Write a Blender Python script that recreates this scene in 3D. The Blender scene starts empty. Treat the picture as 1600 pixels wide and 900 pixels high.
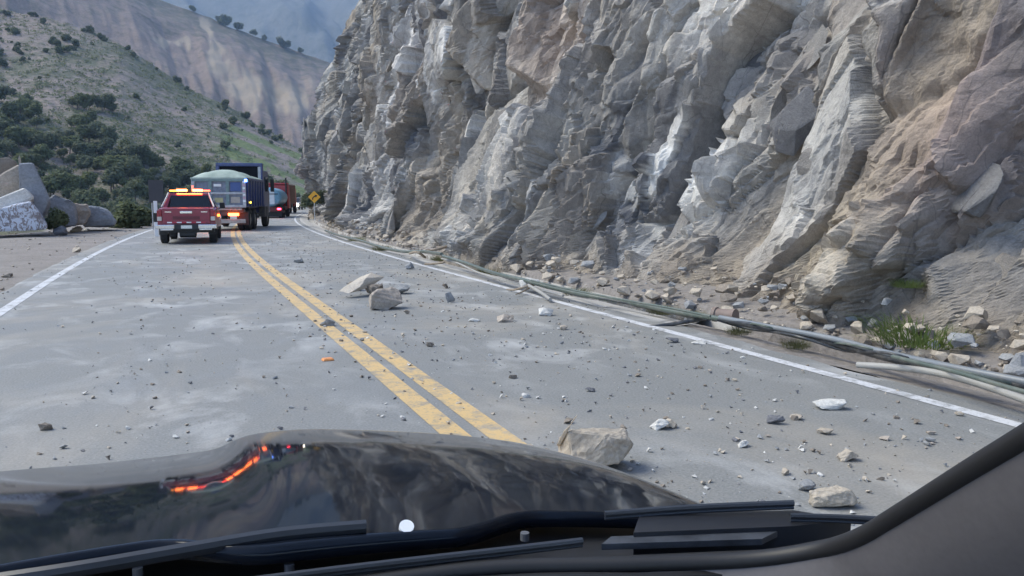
import bpy, bmesh, math, random
import numpy as np
from mathutils import Vector, Matrix, Euler

random.seed(7)
RNG = np.random.default_rng(7)
R = math.radians
SC = bpy.context.scene
COL = SC.collection

# ------------------------------------------------------------------ camera, sky, sun, exposure
YAW, PITCH, CAMZ, FPX = 22.3, 6.2, 1.5, 1280.0       # road runs along +Y, camera turned right
cam_data = bpy.data.cameras.new('camera')
cam_data.sensor_width = 36.0
cam_data.lens = FPX / 1600 * 36
cam_data.clip_start = 0.02
cam_data.clip_end = 30000
CAM = bpy.data.objects.new('camera', cam_data)
CAM.location = (0, 0, CAMZ)
CAM.rotation_euler = (R(90 - PITCH), 0, R(-YAW))
COL.objects.link(CAM)
SC.camera = CAM

SUN_AZ, SUN_EL = -62.0, 50.0                          # degrees from road direction (left), elevation
world = bpy.data.worlds.new('World')
SC.world = world
world.use_nodes = True
wn = world.node_tree.nodes
sky = wn.new('ShaderNodeTexSky')
sky.sky_type = 'NISHITA'
sky.sun_disc = False
sky.sun_elevation = R(SUN_EL)
sky.sun_rotation = R(SUN_AZ)
sky.altitude = 2200
sky.air_density = 1.0
sky.dust_density = 5.0
sky.ozone_density = 1.0
world.node_tree.links.new(sky.outputs[0], wn['Background'].inputs[0])
wn['Background'].inputs[1].default_value = 0.12
sun_d = bpy.data.lights.new('sun', 'SUN')
sun_d.energy = 1.5
sun_d.angle = R(34)
sun_d.color = (1.0, 0.95, 0.76)
sun = bpy.data.objects.new('sun', sun_d)
sd = Vector((math.sin(R(SUN_AZ)) * math.cos(R(SUN_EL)), math.cos(R(SUN_AZ)) * math.cos(R(SUN_EL)), math.sin(R(SUN_EL))))
sun.rotation_euler = sd.to_track_quat('Z', 'Y').to_euler()
sun.location = (0, 0, 60)
COL.objects.link(sun)
SC.view_settings.view_transform = 'Standard'
SC.view_settings.look = 'None'
SC.view_settings.exposure = 1.72
SC.view_settings.gamma = 1.0
SC.cycles.use_denoising = True
SC.cycles.max_bounces = 6
SC.cycles.transparent_max_bounces = 12
SC.cycles.volume_bounces = 0

# ------------------------------------------------------------------ numeric helpers
def hsh(ix, iy, k):
    v = np.sin(ix * 127.1 + iy * 311.7 + k * 74.7) * 43758.5453
    return v - np.floor(v)

def vnoise(x, y, k=0):
    ix, iy = np.floor(x), np.floor(y)
    fx, fy = x - ix, y - iy
    fx = fx * fx * (3 - 2 * fx); fy = fy * fy * (3 - 2 * fy)
    a, b = hsh(ix, iy, k), hsh(ix + 1, iy, k)
    c, d = hsh(ix, iy + 1, k), hsh(ix + 1, iy + 1, k)
    return (a * (1 - fx) + b * fx) * (1 - fy) + (c * (1 - fx) + d * fx) * fy

def fbm(x, y, k=0, octv=4):
    s, a, t = 0, 0.5, 0
    for i in range(octv):
        s = s + a * vnoise(x * 2 ** i, y * 2 ** i, k + i * 3); t += a; a *= .5
    return s / t

def sstep(a, b, x):
    t = np.clip((x - a) / (b - a), 0, 1)
    return t * t * (3 - 2 * t)

def voro(x, y, k, jit=.9):
    """two nearest jittered cells: ids and offsets from their seeds, and F2-F1"""
    ix, iy = np.floor(x), np.floor(y)
    d1 = np.full(x.shape, 1e9); d2 = d1.copy()
    c1 = [np.zeros_like(x) for _ in range(4)]; c2 = [np.zeros_like(x) for _ in range(4)]
    for dx in (-1, 0, 1):
        for dy in (-1, 0, 1):
            cx, cy = ix + dx, iy + dy
            px = cx + .5 + jit * (hsh(cx, cy, k) - .5)
            py = cy + .5 + jit * (hsh(cx, cy, k + 1.7) - .5)
            new = (cx, cy, x - px, y - py)
            d = new[2] ** 2 + new[3] ** 2
            m = d < d1; m2 = (~m) & (d < d2)
            c2 = [np.where(m, o, np.where(m2, q, w)) for o, q, w in zip(c1, new, c2)]
            d2 = np.where(m, d1, np.where(m2, d, d2))
            c1 = [np.where(m, q, o) for q, o in zip(new, c1)]
            d1 = np.where(m, d, d1)
    return c1, c2, np.sqrt(d2) - np.sqrt(d1)

def shift(y):
    y = np.maximum(np.asarray(y, float) - 15, 0)
    return .00137 * y * y

CROT = CAM.rotation_euler.to_matrix()
def ray(px, py):
    return (CROT @ Vector(((px - 800) / FPX, -(py - 450) / FPX, -1))).normalized()

def G(px, py, z=0.0):
    """survey: a point seen in the photo standing at height z -> metres in the place"""
    d = ray(px, py)
    return Vector((0, 0, CAMZ)) + d * ((z - CAMZ) / d.z)

def D(px, py, dist):
    """a point seen in the photo at a known horizontal distance"""
    d = ray(px, py)
    return Vector((0, 0, CAMZ)) + d * (dist / math.hypot(d.x, d.y))

def azel(px, py):
    d = ray(px, py)
    return math.degrees(math.atan2(d.x, d.y)), math.degrees(math.asin(d.z))

# ------------------------------------------------------------------ material helpers
class NT:
    def __init__(s, name):
        s.m = bpy.data.materials.new(name); s.m.use_nodes = True
        s.t = s.m.node_tree; s.n = s.t.nodes
        s.b = s.n['Principled BSDF']
        s.co = s.n.new('ShaderNodeTexCoord').outputs['Object']
    def link(s, a, b): s.t.links.new(a, b)
    def val(s, sock, v):
        if isinstance(v, bpy.types.NodeSocket): s.link(v, sock)
        elif isinstance(v, (tuple, list)) and len(v) == 3 and sock.type == 'RGBA': sock.default_value = (*v, 1)
        else: sock.default_value = v
    def map(s, scale=(1, 1, 1), rot=(0, 0, 0), co=None):
        n = s.n.new('ShaderNodeMapping'); s.link(co or s.co, n.inputs[0])
        n.inputs['Scale'].default_value = scale; n.inputs['Rotation'].default_value = rot
        return n.outputs[0]
    def noise(s, scale, detail=4, rough=.55, co=None, dist=0):
        n = s.n.new('ShaderNodeTexNoise'); s.link(co or s.co, n.inputs['Vector'])
        n.inputs['Scale'].default_value = scale; n.inputs['Detail'].default_value = detail
        n.inputs['Roughness'].default_value = rough; n.inputs['Distortion'].default_value = dist
        return n.outputs['Fac']
    def ramp(s, fac, stops):
        n = s.n.new('ShaderNodeValToRGB'); s.link(fac, n.inputs[0])
        e = n.color_ramp.elements
        while len(e) < len(stops): e.new(.5)
        for i, (p, c) in enumerate(stops):
            e[i].position = p
            e[i].color = (*c, 1) if isinstance(c, (tuple, list)) else (c, c, c, 1)
        return n.outputs[0]
    def mix(s, fac, a, b, mode='MIX'):
        n = s.n.new('ShaderNodeMix'); n.data_type = 'RGBA'; n.blend_type = mode
        s.val(n.inputs[0], fac); s.val(n.inputs[6], a); s.val(n.inputs[7], b)
        return n.outputs[2]
    def math(s, op, a, b=0.0):
        n = s.n.new('ShaderNodeMath'); n.operation = op
        s.val(n.inputs[0], a); s.val(n.inputs[1], b)
        return n.outputs[0]
    def attr(s, name):
        n = s.n.new('ShaderNodeAttribute'); n.attribute_name = name
        return n
    def bump(s, h, strength=.3, dist=.02):
        n = s.n.new('ShaderNodeBump'); s.link(h, n.inputs['Height'])
        n.inputs['Strength'].default_value = strength; n.inputs['Distance'].default_value = dist
        s.link(n.outputs[0], s.b.inputs['Normal'])
    def out(s, col=None, rough=None, metal=None):
        if col is not None: s.val(s.b.inputs['Base Color'], col)
        if rough is not None: s.val(s.b.inputs['Roughness'], rough)
        if metal is not None: s.val(s.b.inputs['Metallic'], metal)
        return s.m

_mc = {}
def flat(name, col, rough=.5, metal=0, vary=.12, scale=6, spec=None, coat=0):
    """plain coloured stuff with a little dirt variation"""
    if name in _mc: return _mc[name]
    t = NT(name)
    f = t.noise(scale, 5, .6)
    lo = tuple(c * (1 - vary) for c in col); hi = tuple(min(1, c * (1 + vary)) for c in col)
    t.out(t.ramp(f, [(.3, lo), (.7, hi)]), rough, metal)
    if coat: t.b.inputs['Coat Weight'].default_value = coat; t.b.inputs['Coat Roughness'].default_value = .05
    if spec is not None: t.b.inputs['Specular IOR Level'].default_value = spec
    _mc[name] = t.m
    return t.m

def glow(name, col, strength):
    if name in _mc: return _mc[name]
    t = NT(name)
    t.out(col, .4)
    t.val(t.b.inputs['Emission Color'], col)
    t.b.inputs['Emission Strength'].default_value = strength
    _mc[name] = t.m
    return t.m

# ------------------------------------------------------------------ mesh helpers
def raw_mesh(name, v, f):
    me = bpy.data.meshes.new(name)
    me.from_pydata([tuple(p) for p in v], [], f)
    me.update()
    return me

def grid_mesh(name, P, attrs=None, smooth=True):
    """P: (n,m,3) array -> quad grid mesh"""
    n, m = P.shape[:2]
    me = bpy.data.meshes.new(name)
    idx = np.arange(n * m).reshape(n, m)
    q = np.stack([idx[:-1, :-1], idx[1:, :-1], idx[1:, 1:], idx[:-1, 1:]], -1).reshape(-1, 4)
    me.vertices.add(n * m); me.vertices.foreach_set('co', P.reshape(-1).astype(np.float32))
    me.loops.add(q.size); me.loops.foreach_set('vertex_index', q.reshape(-1).astype(np.int32))
    me.polygons.add(len(q))
    me.polygons.foreach_set('loop_start', np.arange(0, q.size, 4, dtype=np.int32))
    me.polygons.foreach_set('loop_total', np.full(len(q), 4, np.int32))
    me.polygons.foreach_set('use_smooth', np.full(len(q), smooth))
    for k, a in (attrs or {}).items():
        if a.ndim == 3:
            at = me.attributes.new(k, 'FLOAT_COLOR', 'POINT')
            c = np.ones((n * m, 4), np.float32); c[:, :3] = a.reshape(-1, 3)
            at.data.foreach_set('color', c.reshape(-1))
        else:
            at = me.attributes.new(k, 'FLOAT', 'POINT')
            at.data.foreach_set('value', a.reshape(-1).astype(np.float32))
    me.update(); me.validate()
    return me

def link(name, me, mat=None, parent=None, loc=None, rot=None, scale=None):
    o = bpy.data.objects.new(name, me)
    COL.objects.link(o)
    if mat is not None and me is not None and len(me.materials) == 0: me.materials.append(mat)
    if parent is not None: o.parent = parent
    if loc is not None: o.location = loc
    if rot is not None: o.rotation_euler = rot
    if scale is not None: o.scale = scale
    return o

def tag(o, label, cat, group=None):
    o['label'] = label; o['category'] = cat
    if group: o['group'] = group
    return o

def setting(o, kind='structure', label=None):
    o['kind'] = kind
    if label: o['label'] = label
    return o

def empty(name, loc=(0, 0, 0), rz=0):
    o = bpy.data.objects.new(name, None)
    o.empty_display_size = .2
    COL.objects.link(o); o.location = loc; o.rotation_euler = (0, 0, rz)
    return o

class MB:
    """collects shapes, builds ONE mesh object"""
    def __init__(s): s.v = []; s.f = []
    def add(s, v, f):
        o = len(s.v); s.v += [Vector(p) for p in v]; s.f += [[i + o for i in q] for q in f]; return s
    def box(s, x0, x1, y0, y1, z0, z1, bev=0.0, taper=None):
        """box, optionally with chamfered edges; taper=(tx,ty) shrinks the top"""
        bm = bmesh.new()
        bmesh.ops.create_cube(bm, size=1)
        for p in bm.verts:
            top = p.co.z > 0
            sx, sy = (taper if taper and top else (1, 1))
            p.co = Vector(((x0 + x1) / 2 + p.co.x * (x1 - x0) * sx, (y0 + y1) / 2 + p.co.y * (y1 - y0) * sy, z0 if not top else z1))
        if bev: bmesh.ops.bevel(bm, geom=list(bm.edges), offset=bev, segments=2, affect='EDGES', profile=.6)
        bm.verts.index_update()
        s.add([p.co.copy() for p in bm.verts], [[q.index for q in f.verts] for f in bm.faces]); bm.free(); return s
    def hexa(s, pts):
        """8 points: bottom ring 0-3, top ring 4-7"""
        return s.add(pts, [(3, 2, 1, 0), (4, 5, 6, 7), (0, 1, 5, 4), (1, 2, 6, 5), (2, 3, 7, 6), (3, 0, 4, 7)])
    def prism(s, prof, x0, x1):
        """profile in (y,z) extruded along x"""
        n = len(prof)
        v = [(x0, a, b) for a, b in prof] + [(x1, a, b) for a, b in prof]
        f = [list(range(n))[::-1], list(range(n, 2 * n))] + [(i, (i + 1) % n, n + (i + 1) % n, n + i) for i in range(n)]
        return s.add(v, f)
    def cyl(s, c, axis, r, l, n=20, r2=None):
        c = Vector(c); ax = Vector(axis).normalized()
        a = ax.orthogonal().normalized(); b = ax.cross(a); r2 = r if r2 is None else r2
        v = []
        for k, rr in ((-.5, r), (.5, r2)):
            for i in range(n):
                t = 2 * math.pi * i / n
                v.append(c + ax * (l * k) + (a * math.cos(t) + b * math.sin(t)) * rr)
        f = [list(range(n))[::-1], list(range(n, 2 * n))] + [(i, (i + 1) % n, n + (i + 1) % n, n + i) for i in range(n)]
        return s.add(v, f)
    def tube(s, pts, r, n=8, sub=6, taper=1.0):
        pts = [Vector(p) for p in pts]
        path = []
        for i in range(len(pts) - 1):
            p0 = pts[max(i - 1, 0)]; p1 = pts[i]; p2 = pts[i + 1]; p3 = pts[min(i + 2, len(pts) - 1)]
            for k in range(sub):
                t = k / sub
                path.append(.5 * ((2 * p1) + (p2 - p0) * t + (2 * p0 - 5 * p1 + 4 * p2 - p3) * t * t + (3 * p1 - p0 - 3 * p2 + p3) * t ** 3))
        path.append(pts[-1])
        v, f = [], []
        N = len(path)
        for i, p in enumerate(path):
            d = (path[min(i + 1, N - 1)] - path[max(i - 1, 0)]).normalized()
            a = d.cross(Vector((0, 0, 1)))
            a = a.normalized() if a.length > 1e-4 else Vector((1, 0, 0))
            b = a.cross(d)
            rr = r * (1 + (taper - 1) * i / (N - 1))
            for k in range(n):
                t = 2 * math.pi * k / n
                v.append(p + (a * math.cos(t) + b * math.sin(t)) * rr)
        for i in range(N - 1):
            for k in range(n):
                f.append((i * n + k, i * n + (k + 1) % n, (i + 1) * n + (k + 1) % n, (i + 1) * n + k))
        f.append(list(range(n))[::-1]); f.append([(N - 1) * n + k for k in range(n)])
        return s.add(v, f)
    def build(s, name, mat, parent=None, smooth=False, **kw):
        me = raw_mesh(name, s.v, s.f)
        bm = bmesh.new(); bm.from_mesh(me); bmesh.ops.recalc_face_normals(bm, faces=bm.faces); bm.to_mesh(me); bm.free()
        if smooth:
            me.polygons.foreach_set('use_smooth', [True] * len(me.polygons))
            try: me.set_sharp_from_angle(angle=R(38))
            except Exception: pass
        return link(name, me, mat, parent, **kw)

# ------------------------------------------------------------------ materials of the place
def mat_asphalt(marking=None):
    t = NT('asphalt' if marking is None else 'road_paint_' + marking)
    big = t.noise(.16, 4, .6)
    mid = t.noise(1.2, 5, .6, dist=.6)
    fine = t.noise(60, 3, .6)
    base = t.ramp(big, [(.3, (.140, .155, .162)), (.7, (.190, .203, .207))])
    track = t.noise(1.0, 3, .5, co=t.map((1.3, .06, 1)))
    base = t.mix(t.math('MULTIPLY', track, .7), base, (.25, .255, .25))
    base = t.mix(.55, base, t.ramp(fine, [(.3, (.125, .128, .127)), (.7, (.32, .315, .305))]))
    # pale crushed-stone smears and tan dust lying on the carriageway
    smear = t.noise(1.5, 5, .62, co=t.map((1.0, .62, 1), (0, 0, .2)), dist=.5)
    spots = t.ramp(smear, [(.50, 0.0), (.76, 1.0)])
    area = t.ramp(t.noise(.3, 2, .5), [(.36, 0.0), (.55, 1.0)])
    base = t.mix(t.math('MULTIPLY', t.math('MULTIPLY', spots, area), .75), base, (.56, .56, .56))
    dust = t.ramp(t.noise(.42, 5, .65, co=t.map((1, .5, 1), (0, 0, -.3)), dist=.8), [(.48, 0.0), (.74, 1.0)])
    base = t.mix(t.math('MULTIPLY', dust, .6), base, (.41, .36, .295))
    rough = t.ramp(mid, [(.3, .55), (.7, .8)])
    if marking:
        wear = t.ramp(t.noise(5, 6, .72, dist=.4), [(.33, 0.0), (.52, 1.0)])
        wear2 = t.ramp(t.noise(34, 3, .7), [(.30, .25), (.46, 1.0)])
        paint = {'yellow': (.62, .43, .19), 'white': (.62, .63, .66)}[marking]
        base = t.mix(t.math('MULTIPLY', t.math('MULTIPLY', wear, wear2), .92), base, paint)
    t.bump(fine, .35, .01)
    return t.out(base, rough)

M = {}
M['asphalt'] = mat_asphalt(); M['yellow'] = mat_asphalt('yellow'); M['white'] = mat_asphalt('white')

def mat_concrete():
    t = NT('gutter_concrete')
    a = t.noise(1.1, 6, .65, dist=.5); f = t.noise(40, 3, .6)
    c = t.ramp(a, [(.3, (.34, .325, .305)), (.55, (.45, .435, .41)), (.75, (.53, .515, .49))])
    c = t.mix(.25, c, t.ramp(f, [(.3, (.2, .19, .18)), (.7, (.5, .48, .45))]))
    j = t.n.new('ShaderNodeTexWave'); j.inputs['Scale'].default_value = .22; j.bands_direction = 'Y'; t.link(t.co, j.inputs[0])
    c = t.mix(t.ramp(j.outputs['Fac'], [(.0, .7), (.012, 0.0)]), c, (.12, .11, .1))
    t.bump(a, .25, .03)
    return t.out(c, .85)
M['concrete'] = mat_concrete()

def mat_dirt(name, lo, hi, scale=1.5):
    t = NT(name)
    a = t.noise(scale, 7, .65, dist=.3); b = t.noise(scale * 14, 4, .65)
    c = t.ramp(a, [(.3, lo), (.7, hi)])
    c = t.mix(.35, c, t.ramp(b, [(.3, tuple(x * .5 for x in lo)), (.72, tuple(min(1, x * 1.35) for x in hi))]))
    t.bump(b, .6, .04)
    return t.out(c, .95)

def mat_cliff():
    t = NT('cliff_rock')
    col = t.attr('rockcol').outputs['Color']
    g1 = t.noise(.9, 7, .68, dist=.6)
    grain = t.noise(9, 6, .7, dist=.3)
    fine = t.noise(45, 4, .7)
    streak = t.noise(1.2, 6, .66, co=t.map((1, 1.0, .22), (R(-28), 0, 0)), dist=.4)
    c = t.mix(.75, col, t.ramp(g1, [(.28, (.34, .33, .33)), (.72, (.68, .665, .64))]), 'OVERLAY')
    c = t.mix(.65, c, t.ramp(streak, [(.28, (.31, .31, .32)), (.72, (.7, .68, .65))]), 'OVERLAY')
    c = t.mix(.6, c, t.ramp(grain, [(.32, (.34, .34, .34)), (.70, (.68, .68, .67))]), 'OVERLAY')
    c = t.mix(.35, c, t.ramp(fine, [(.3, (.3, .3, .3)), (.72, (.7, .7, .7))]), 'OVERLAY')
    for sc_, wd, am in ((.9, .008, .45), (2.6, .016, .35)):
        vo = t.n.new('ShaderNodeTexVoronoi'); vo.feature = 'DISTANCE_TO_EDGE'; vo.inputs['Scale'].default_value = sc_
        mp = t.n.new('ShaderNodeMapping'); mp.vector_type = 'TEXTURE'; t.link(t.co, mp.inputs[0]); mp.inputs['Rotation'].default_value = (R(29), 0, 0); mp.inputs['Scale'].default_value = (1, 1, 2.6)
        wob = t.n.new('ShaderNodeMix'); wob.data_type = 'RGBA'; wob.blend_type = 'ADD'; wob.inputs[0].default_value = .22 / sc_
        nz = t.n.new('ShaderNodeTexNoise'); nz.inputs['Scale'].default_value = 2.5 * sc_; t.link(t.co, nz.inputs['Vector'])
        t.link(mp.outputs[0], wob.inputs[6]); t.link(nz.outputs['Color'], wob.inputs[7]); t.link(wob.outputs[2], vo.inputs['Vector'])
        brk = t.ramp(t.noise(sc_ * .55, 3, .6), [(.42, 0.0), (.56, 1.0)])
        c = t.mix(t.math('MULTIPLY', t.math('MULTIPLY', t.ramp(vo.outputs['Distance'], [(0.0, 1.0), (wd, 0.0)]), brk), am), c, (.05, .048, .048))
    h = t.math('ADD', t.math('MULTIPLY', grain, 1.0), t.math('MULTIPLY', fine, .35))
    t.bump(h, .55, .06)
    return t.out(c, .88)
M['cliff'] = mat_cliff()

def mat_rock(name, lo, hi, scale=5, paint=False):
    t = NT(name)
    a = t.noise(scale, 7, .68, dist=.4); b = t.noise(scale * 9, 4, .7)
    c = t.ramp(a, [(.3, lo), (.7, hi)])
    c = t.mix(.4, c, t.ramp(b, [(.3, tuple(x * .55 for x in lo)), (.72, tuple(min(1, x * 1.3) for x in hi))]))
    if paint:
        st = t.ramp(t.noise(5.5, 3, .55, co=t.map((1.6, 1.6, .8)), dist=1.2), [(.44, 0.0), (.50, 1.0)])
        br = t.ramp(t.noise(1.5, 4, .6, co=t.map((1, 1, 2.2))), [(.36, 0.0), (.46, 1.0)])
        c = t.mix(t.math('MULTIPLY', t.math('MULTIPLY', st, br), .85), c, (.68, .72, .80))
    t.bump(a, .5, .05)
    return t.out(c, .9)
M['rock_grey'] = mat_rock('rock_grey', (.20, .21, .225), (.33, .335, .34))
M['rock_tan'] = mat_rock('rock_tan', (.34, .29, .235), (.52, .46, .38))
M['rock_slab'] = mat_rock('rock_slab', (.46, .40, .33), (.62, .56, .48))
M['rock_brown'] = mat_rock('rock_brown', (.16, .135, .112), (.28, .24, .20))
M['rock_pale'] = mat_rock('rock_pale', (.46, .45, .43), (.66, .65, .62))
M['rock_rust'] = mat_rock('rock_rust', (.30, .25, .205), (.47, .42, .37), 3)
M['rock_dark'] = mat_rock('rock_dark', (.11, .115, .13), (.2, .2, .215))
M['boulder_grey'] = mat_rock('boulder_grey', (.21, .225, .25), (.32, .335, .36), 1.2)
M['boulder_tan'] = mat_rock('boulder_tan', (.26, .215, .175), (.46, .39, .32), 1.4)
M['boulder_pale'] = mat_rock('boulder_pale', (.56, .53, .48), (.74, .71, .66), 1.4)
M['boulder_painted'] = mat_rock('boulder_painted', (.20, .165, .165), (.34, .30, .29), 1.4, True)
M['shoulder'] = mat_dirt('shoulder_dirt', (.17, .152, .14), (.285, .262, .245), .8)

def mat_hill(name, soil_lo, soil_hi, green, gscale):
    t = NT(name)
    a = t.noise(gscale, 7, .68, dist=.5); b = t.noise(gscale * 7, 5, .7); f = t.noise(gscale * 40, 3, .7)
    c = t.ramp(a, [(.3, soil_lo), (.7, soil_hi)])
    c = t.mix(.45, c, t.ramp(f, [(.3, tuple(x * .5 for x in soil_lo)), (.7, tuple(x * 1.2 for x in soil_hi))]))
    sc = t.attr('scrub').outputs['Fac']
    g = t.math('MULTIPLY', t.ramp(t.math('ADD', b, t.math('MULTIPLY', sc, .5)), [(.55, 0.0), (.75, 1.0)]), .85)
    c = t.mix(g, c, t.ramp(f, [(.3, tuple(x * .6 for x in green)), (.7, tuple(x * 1.3 for x in green))]))
    fld = t.attr('field').outputs['Fac']
    c = t.mix(t.math('MULTIPLY', fld, .9), c, t.ramp(f, [(.3, (.065, .10, .028)), (.7, (.13, .17, .055))]))
    scar = t.attr('scar').outputs['Fac']
    c = t.mix(t.math('MULTIPLY', t.ramp(t.math('MULTIPLY', scar, t.math('ADD', b, .35)), [(.30, 0.0), (.6, 1.0)]), .8), c, (.30, .245, .18))
    t.bump(b, .8, 1.5 if gscale > .01 else 8)
    return t.out(c, .95)
M['hill_near'] = mat_hill('hillside_scrub', (.155, .125, .113), (.26, .21, .185), (.07, .084, .045), .022)
M['hill_mid'] = mat_hill('mountain_brown', (.13, .10, .09), (.225, .17, .145), (.065, .07, .045), .014)
M['hill_far'] = mat_hill('mountain_far', (.055, .065, .065), (.15, .15, .14), (.04, .055, .04), .0045)

def mat_leaf(name, lo, hi):
    t = NT(name)
    oi = t.n.new('ShaderNodeObjectInfo').outputs['Random']
    f = t.noise(.9, 3, .6)
    c = t.ramp(f, [(.3, lo), (.7, hi)])
    c = t.mix(t.math('MULTIPLY', oi, .55), c, tuple(x * .55 + .02 for x in hi))
    t.out(c, .75)
    t.b.inputs['Specular IOR Level'].default_value = .25
    tr = t.n.new('ShaderNodeBsdfTranslucent'); t.link(c, tr.inputs[0])
    mx = t.n.new('ShaderNodeMixShader'); mx.inputs[0].default_value = .4
    t.link(t.b.outputs[0], mx.inputs[1]); t.link(tr.outputs[0], mx.inputs[2]); t.link(mx.outputs[0], t.n['Material Output'].inputs[0])
    return t.m
M['leaf_dark'] = mat_leaf('leaf_dark', (.09, .115, .072), (.165, .185, .105))
M['leaf_mid'] = mat_leaf('leaf_mid', (.09, .115, .06), (.18, .205, .10))
M['leaf_light'] = mat_leaf('leaf_light', (.10, .125, .05), (.20, .22, .10))
M['grass'] = mat_leaf('grass_blades', (.10, .115, .055), (.20, .20, .10))
M['grass_green'] = mat_leaf('grass_green', (.10, .15, .045), (.19, .25, .08))
M['bark'] = flat('bark', (.12, .095, .075), .9)

# ------------------------------------------------------------------ ground, hills, mountains
def tab(pts, dist):
    az, ht = [], []
    for x, y in pts:
        a, e = azel(x, y)
        az.append(a); ht.append(CAMZ + dist * math.tan(R(e)))
    return np.array(az), np.array(ht)

RIDGE_PX = [(-500, -190), (-200, -60), (0, 12), (60, 22), (120, 40), (185, 64), (250, 108), (300, 140), (380, 180), (430, 210), (480, 238), (540, 272), (640, 300), (760, 318)]
ridge_az = np.array([azel(*p)[0] for p in RIDGE_PX]); ridge_el = np.array([azel(*p)[1] for p in RIDGE_PX])
ridge_r = np.interp(ridge_az, [-32, -10, 9, 20], [560, 480, 380, 360])
ridge_z = CAMZ + ridge_r * np.tan(np.radians(ridge_el))

def terrain_z(X, Y):
    X = np.asarray(X, float); Y = np.asarray(Y, float)
    u = X - shift(Y)
    bank = -14 * sstep(-9.5, -42, u) + (.5 * (fbm(X * .25, Y * .25, 5) - .5)) * sstep(-5, -10, u) - .045
    bank = np.where(u > -3.2, -.06, bank)
    bank = np.where((u > 5.2) & (Y < 140), -.7, bank)
    r = np.hypot(X, Y); az = np.degrees(np.arctan2(X, Y))
    rr = np.interp(az, ridge_az, ridge_r); zr = np.interp(az, ridge_az, ridge_z)
    r0 = 135.0
    t = np.clip((r - r0) / (rr - r0), 0, 1)
    hill = -14 + (zr + 14) * (.75 * t ** 1.15 + .25 * t ** 2)
    gull = (np.abs(fbm(az * .20 + r * .009, r * .006 - az * .05, 11, 5) - .5) * 2)
    hill = hill + (gull - .35) * 11 * t * (1 - t) * 2 * np.clip(zr / 60, .25, 1.2)
    hill = hill + (fbm(X * .05, Y * .05, 3) - .5) * 4 * t
    hill = np.where(r > rr, zr + (fbm(X * .05, Y * .05, 3) - .5) * 4 - (r - rr) * .28, hill)
    k = sstep(90, 150, r)
    left = sstep(-9.5, -25, u)
    blend = np.clip(np.maximum(k * sstep(4, -16, u), k * sstep(150, 200, r)), 0, 1)
    return bank * (1 - blend) + np.maximum(hill, -14) * blend

def polar(name, rs, azs, zf, mat, attrs):
    rg, ag = np.meshgrid(rs, np.radians(azs), indexing='ij')
    X, Y = rg * np.sin(ag), rg * np.cos(ag)
    P = np.stack([X, Y, zf(X, Y)], -1)
    at = attrs(X, Y, P[..., 2], rg, np.degrees(ag))
    return setting(link(name, grid_mesh(name, P, at), mat))

def near_attrs(X, Y, Z, r, az):
    scrub = 1.5 * (fbm(X * .012, Y * .012, 21) - .5) + .25 + .5 * sstep(300, 150, r)
    fa0, fe0 = azel(415, 210)
    field = sstep(.34, .44, fbm(az * 1.2, r * .03, 31)) * np.exp(-((az - fa0) / 3.0) ** 4) * sstep(255, 275, r) * sstep(385, 355, r) * sstep(.3, .5, .5 + .5 * np.sin(r * .24 + az * .5))
    return {'scrub': scrub, 'field': np.clip(field * 1.6, 0, 1), 'scar': np.zeros_like(X)}
azs = np.concatenate([np.arange(-80, -14, .8), np.arange(-14, 26, .085), np.arange(26, 80, 1.0)])
rs = np.concatenate([np.linspace(.5, 60, 90), np.geomspace(60.8, 135, 60), np.arange(136, 560, 1.7)])
polar('hillside', rs, azs, terrain_z, M['hill_near'], near_attrs)

MID_PX = [(-500, -420), (-100, -210), (120, -75), (240, -4), (330, 30), (400, 60), (440, 74), (495, 92), (600, 130), (800, 180)]
mid_az, mid_h = tab(MID_PX, 1100)
def mid_z(X, Y):
    r = np.hypot(X, Y); az = np.degrees(np.arctan2(X, Y))
    zr = np.interp(az, mid_az, mid_h)
    t = np.clip((r - 520) / 580, 0, 1)
    rib = np.abs(fbm(az * .45 + .002 * r, r * .0022, 41, 5) - .5) * 2
    z = -20 + (zr + 20) * t ** .9 + (rib - .35) * 55 * t * (1 - t) * 1.6 + (fbm(X * .02, Y * .02, 43) - .5) * 14 * np.minimum(1, t * 3)
    return np.where(r > 1100, zr + (fbm(X * .02, Y * .02, 43) - .5) * 14 - (r - 1100) * .35, z)
def mid_attrs(X, Y, Z, r, az):
    el = np.degrees(np.arctan2(Z - CAMZ, r))
    wa_ = (fbm(az * .9, r * .012, 45) - .5) * 3.2; we_ = (fbm(az * .9 + 7, r * .012, 46) - .5) * 2.4
    sc = np.zeros_like(X)
    for px, py, wa, we in ((345, 95, 1.5, 1.1), (385, 140, 1.7, 1.2), (450, 150, 1.5, 1.3), (330, 60, .8, .8), (265, 70, .6, .5)):
        a, e = azel(px, py)
        sc = np.maximum(sc, np.exp(-((az + wa_ - a) / wa) ** 2 - ((el + we_ - e) / we) ** 2))
    sc = np.clip(sc * (.35 + 1.3 * fbm(az * 3, r * .02, 47)), 0, 1)
    return {'scrub': .35 * sstep(.85, 1.0, r / 1100) + .2 * fbm(X * .01, Y * .01, 51), 'field': np.zeros_like(X), 'scar': sc}
polar('mountain', np.arange(500, 1300, 5.0), np.concatenate([np.arange(-80, -14, 1.0), np.arange(-14, 24, .12), np.arange(24, 60, 1.0)]), mid_z, M['hill_mid'], mid_attrs)

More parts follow.
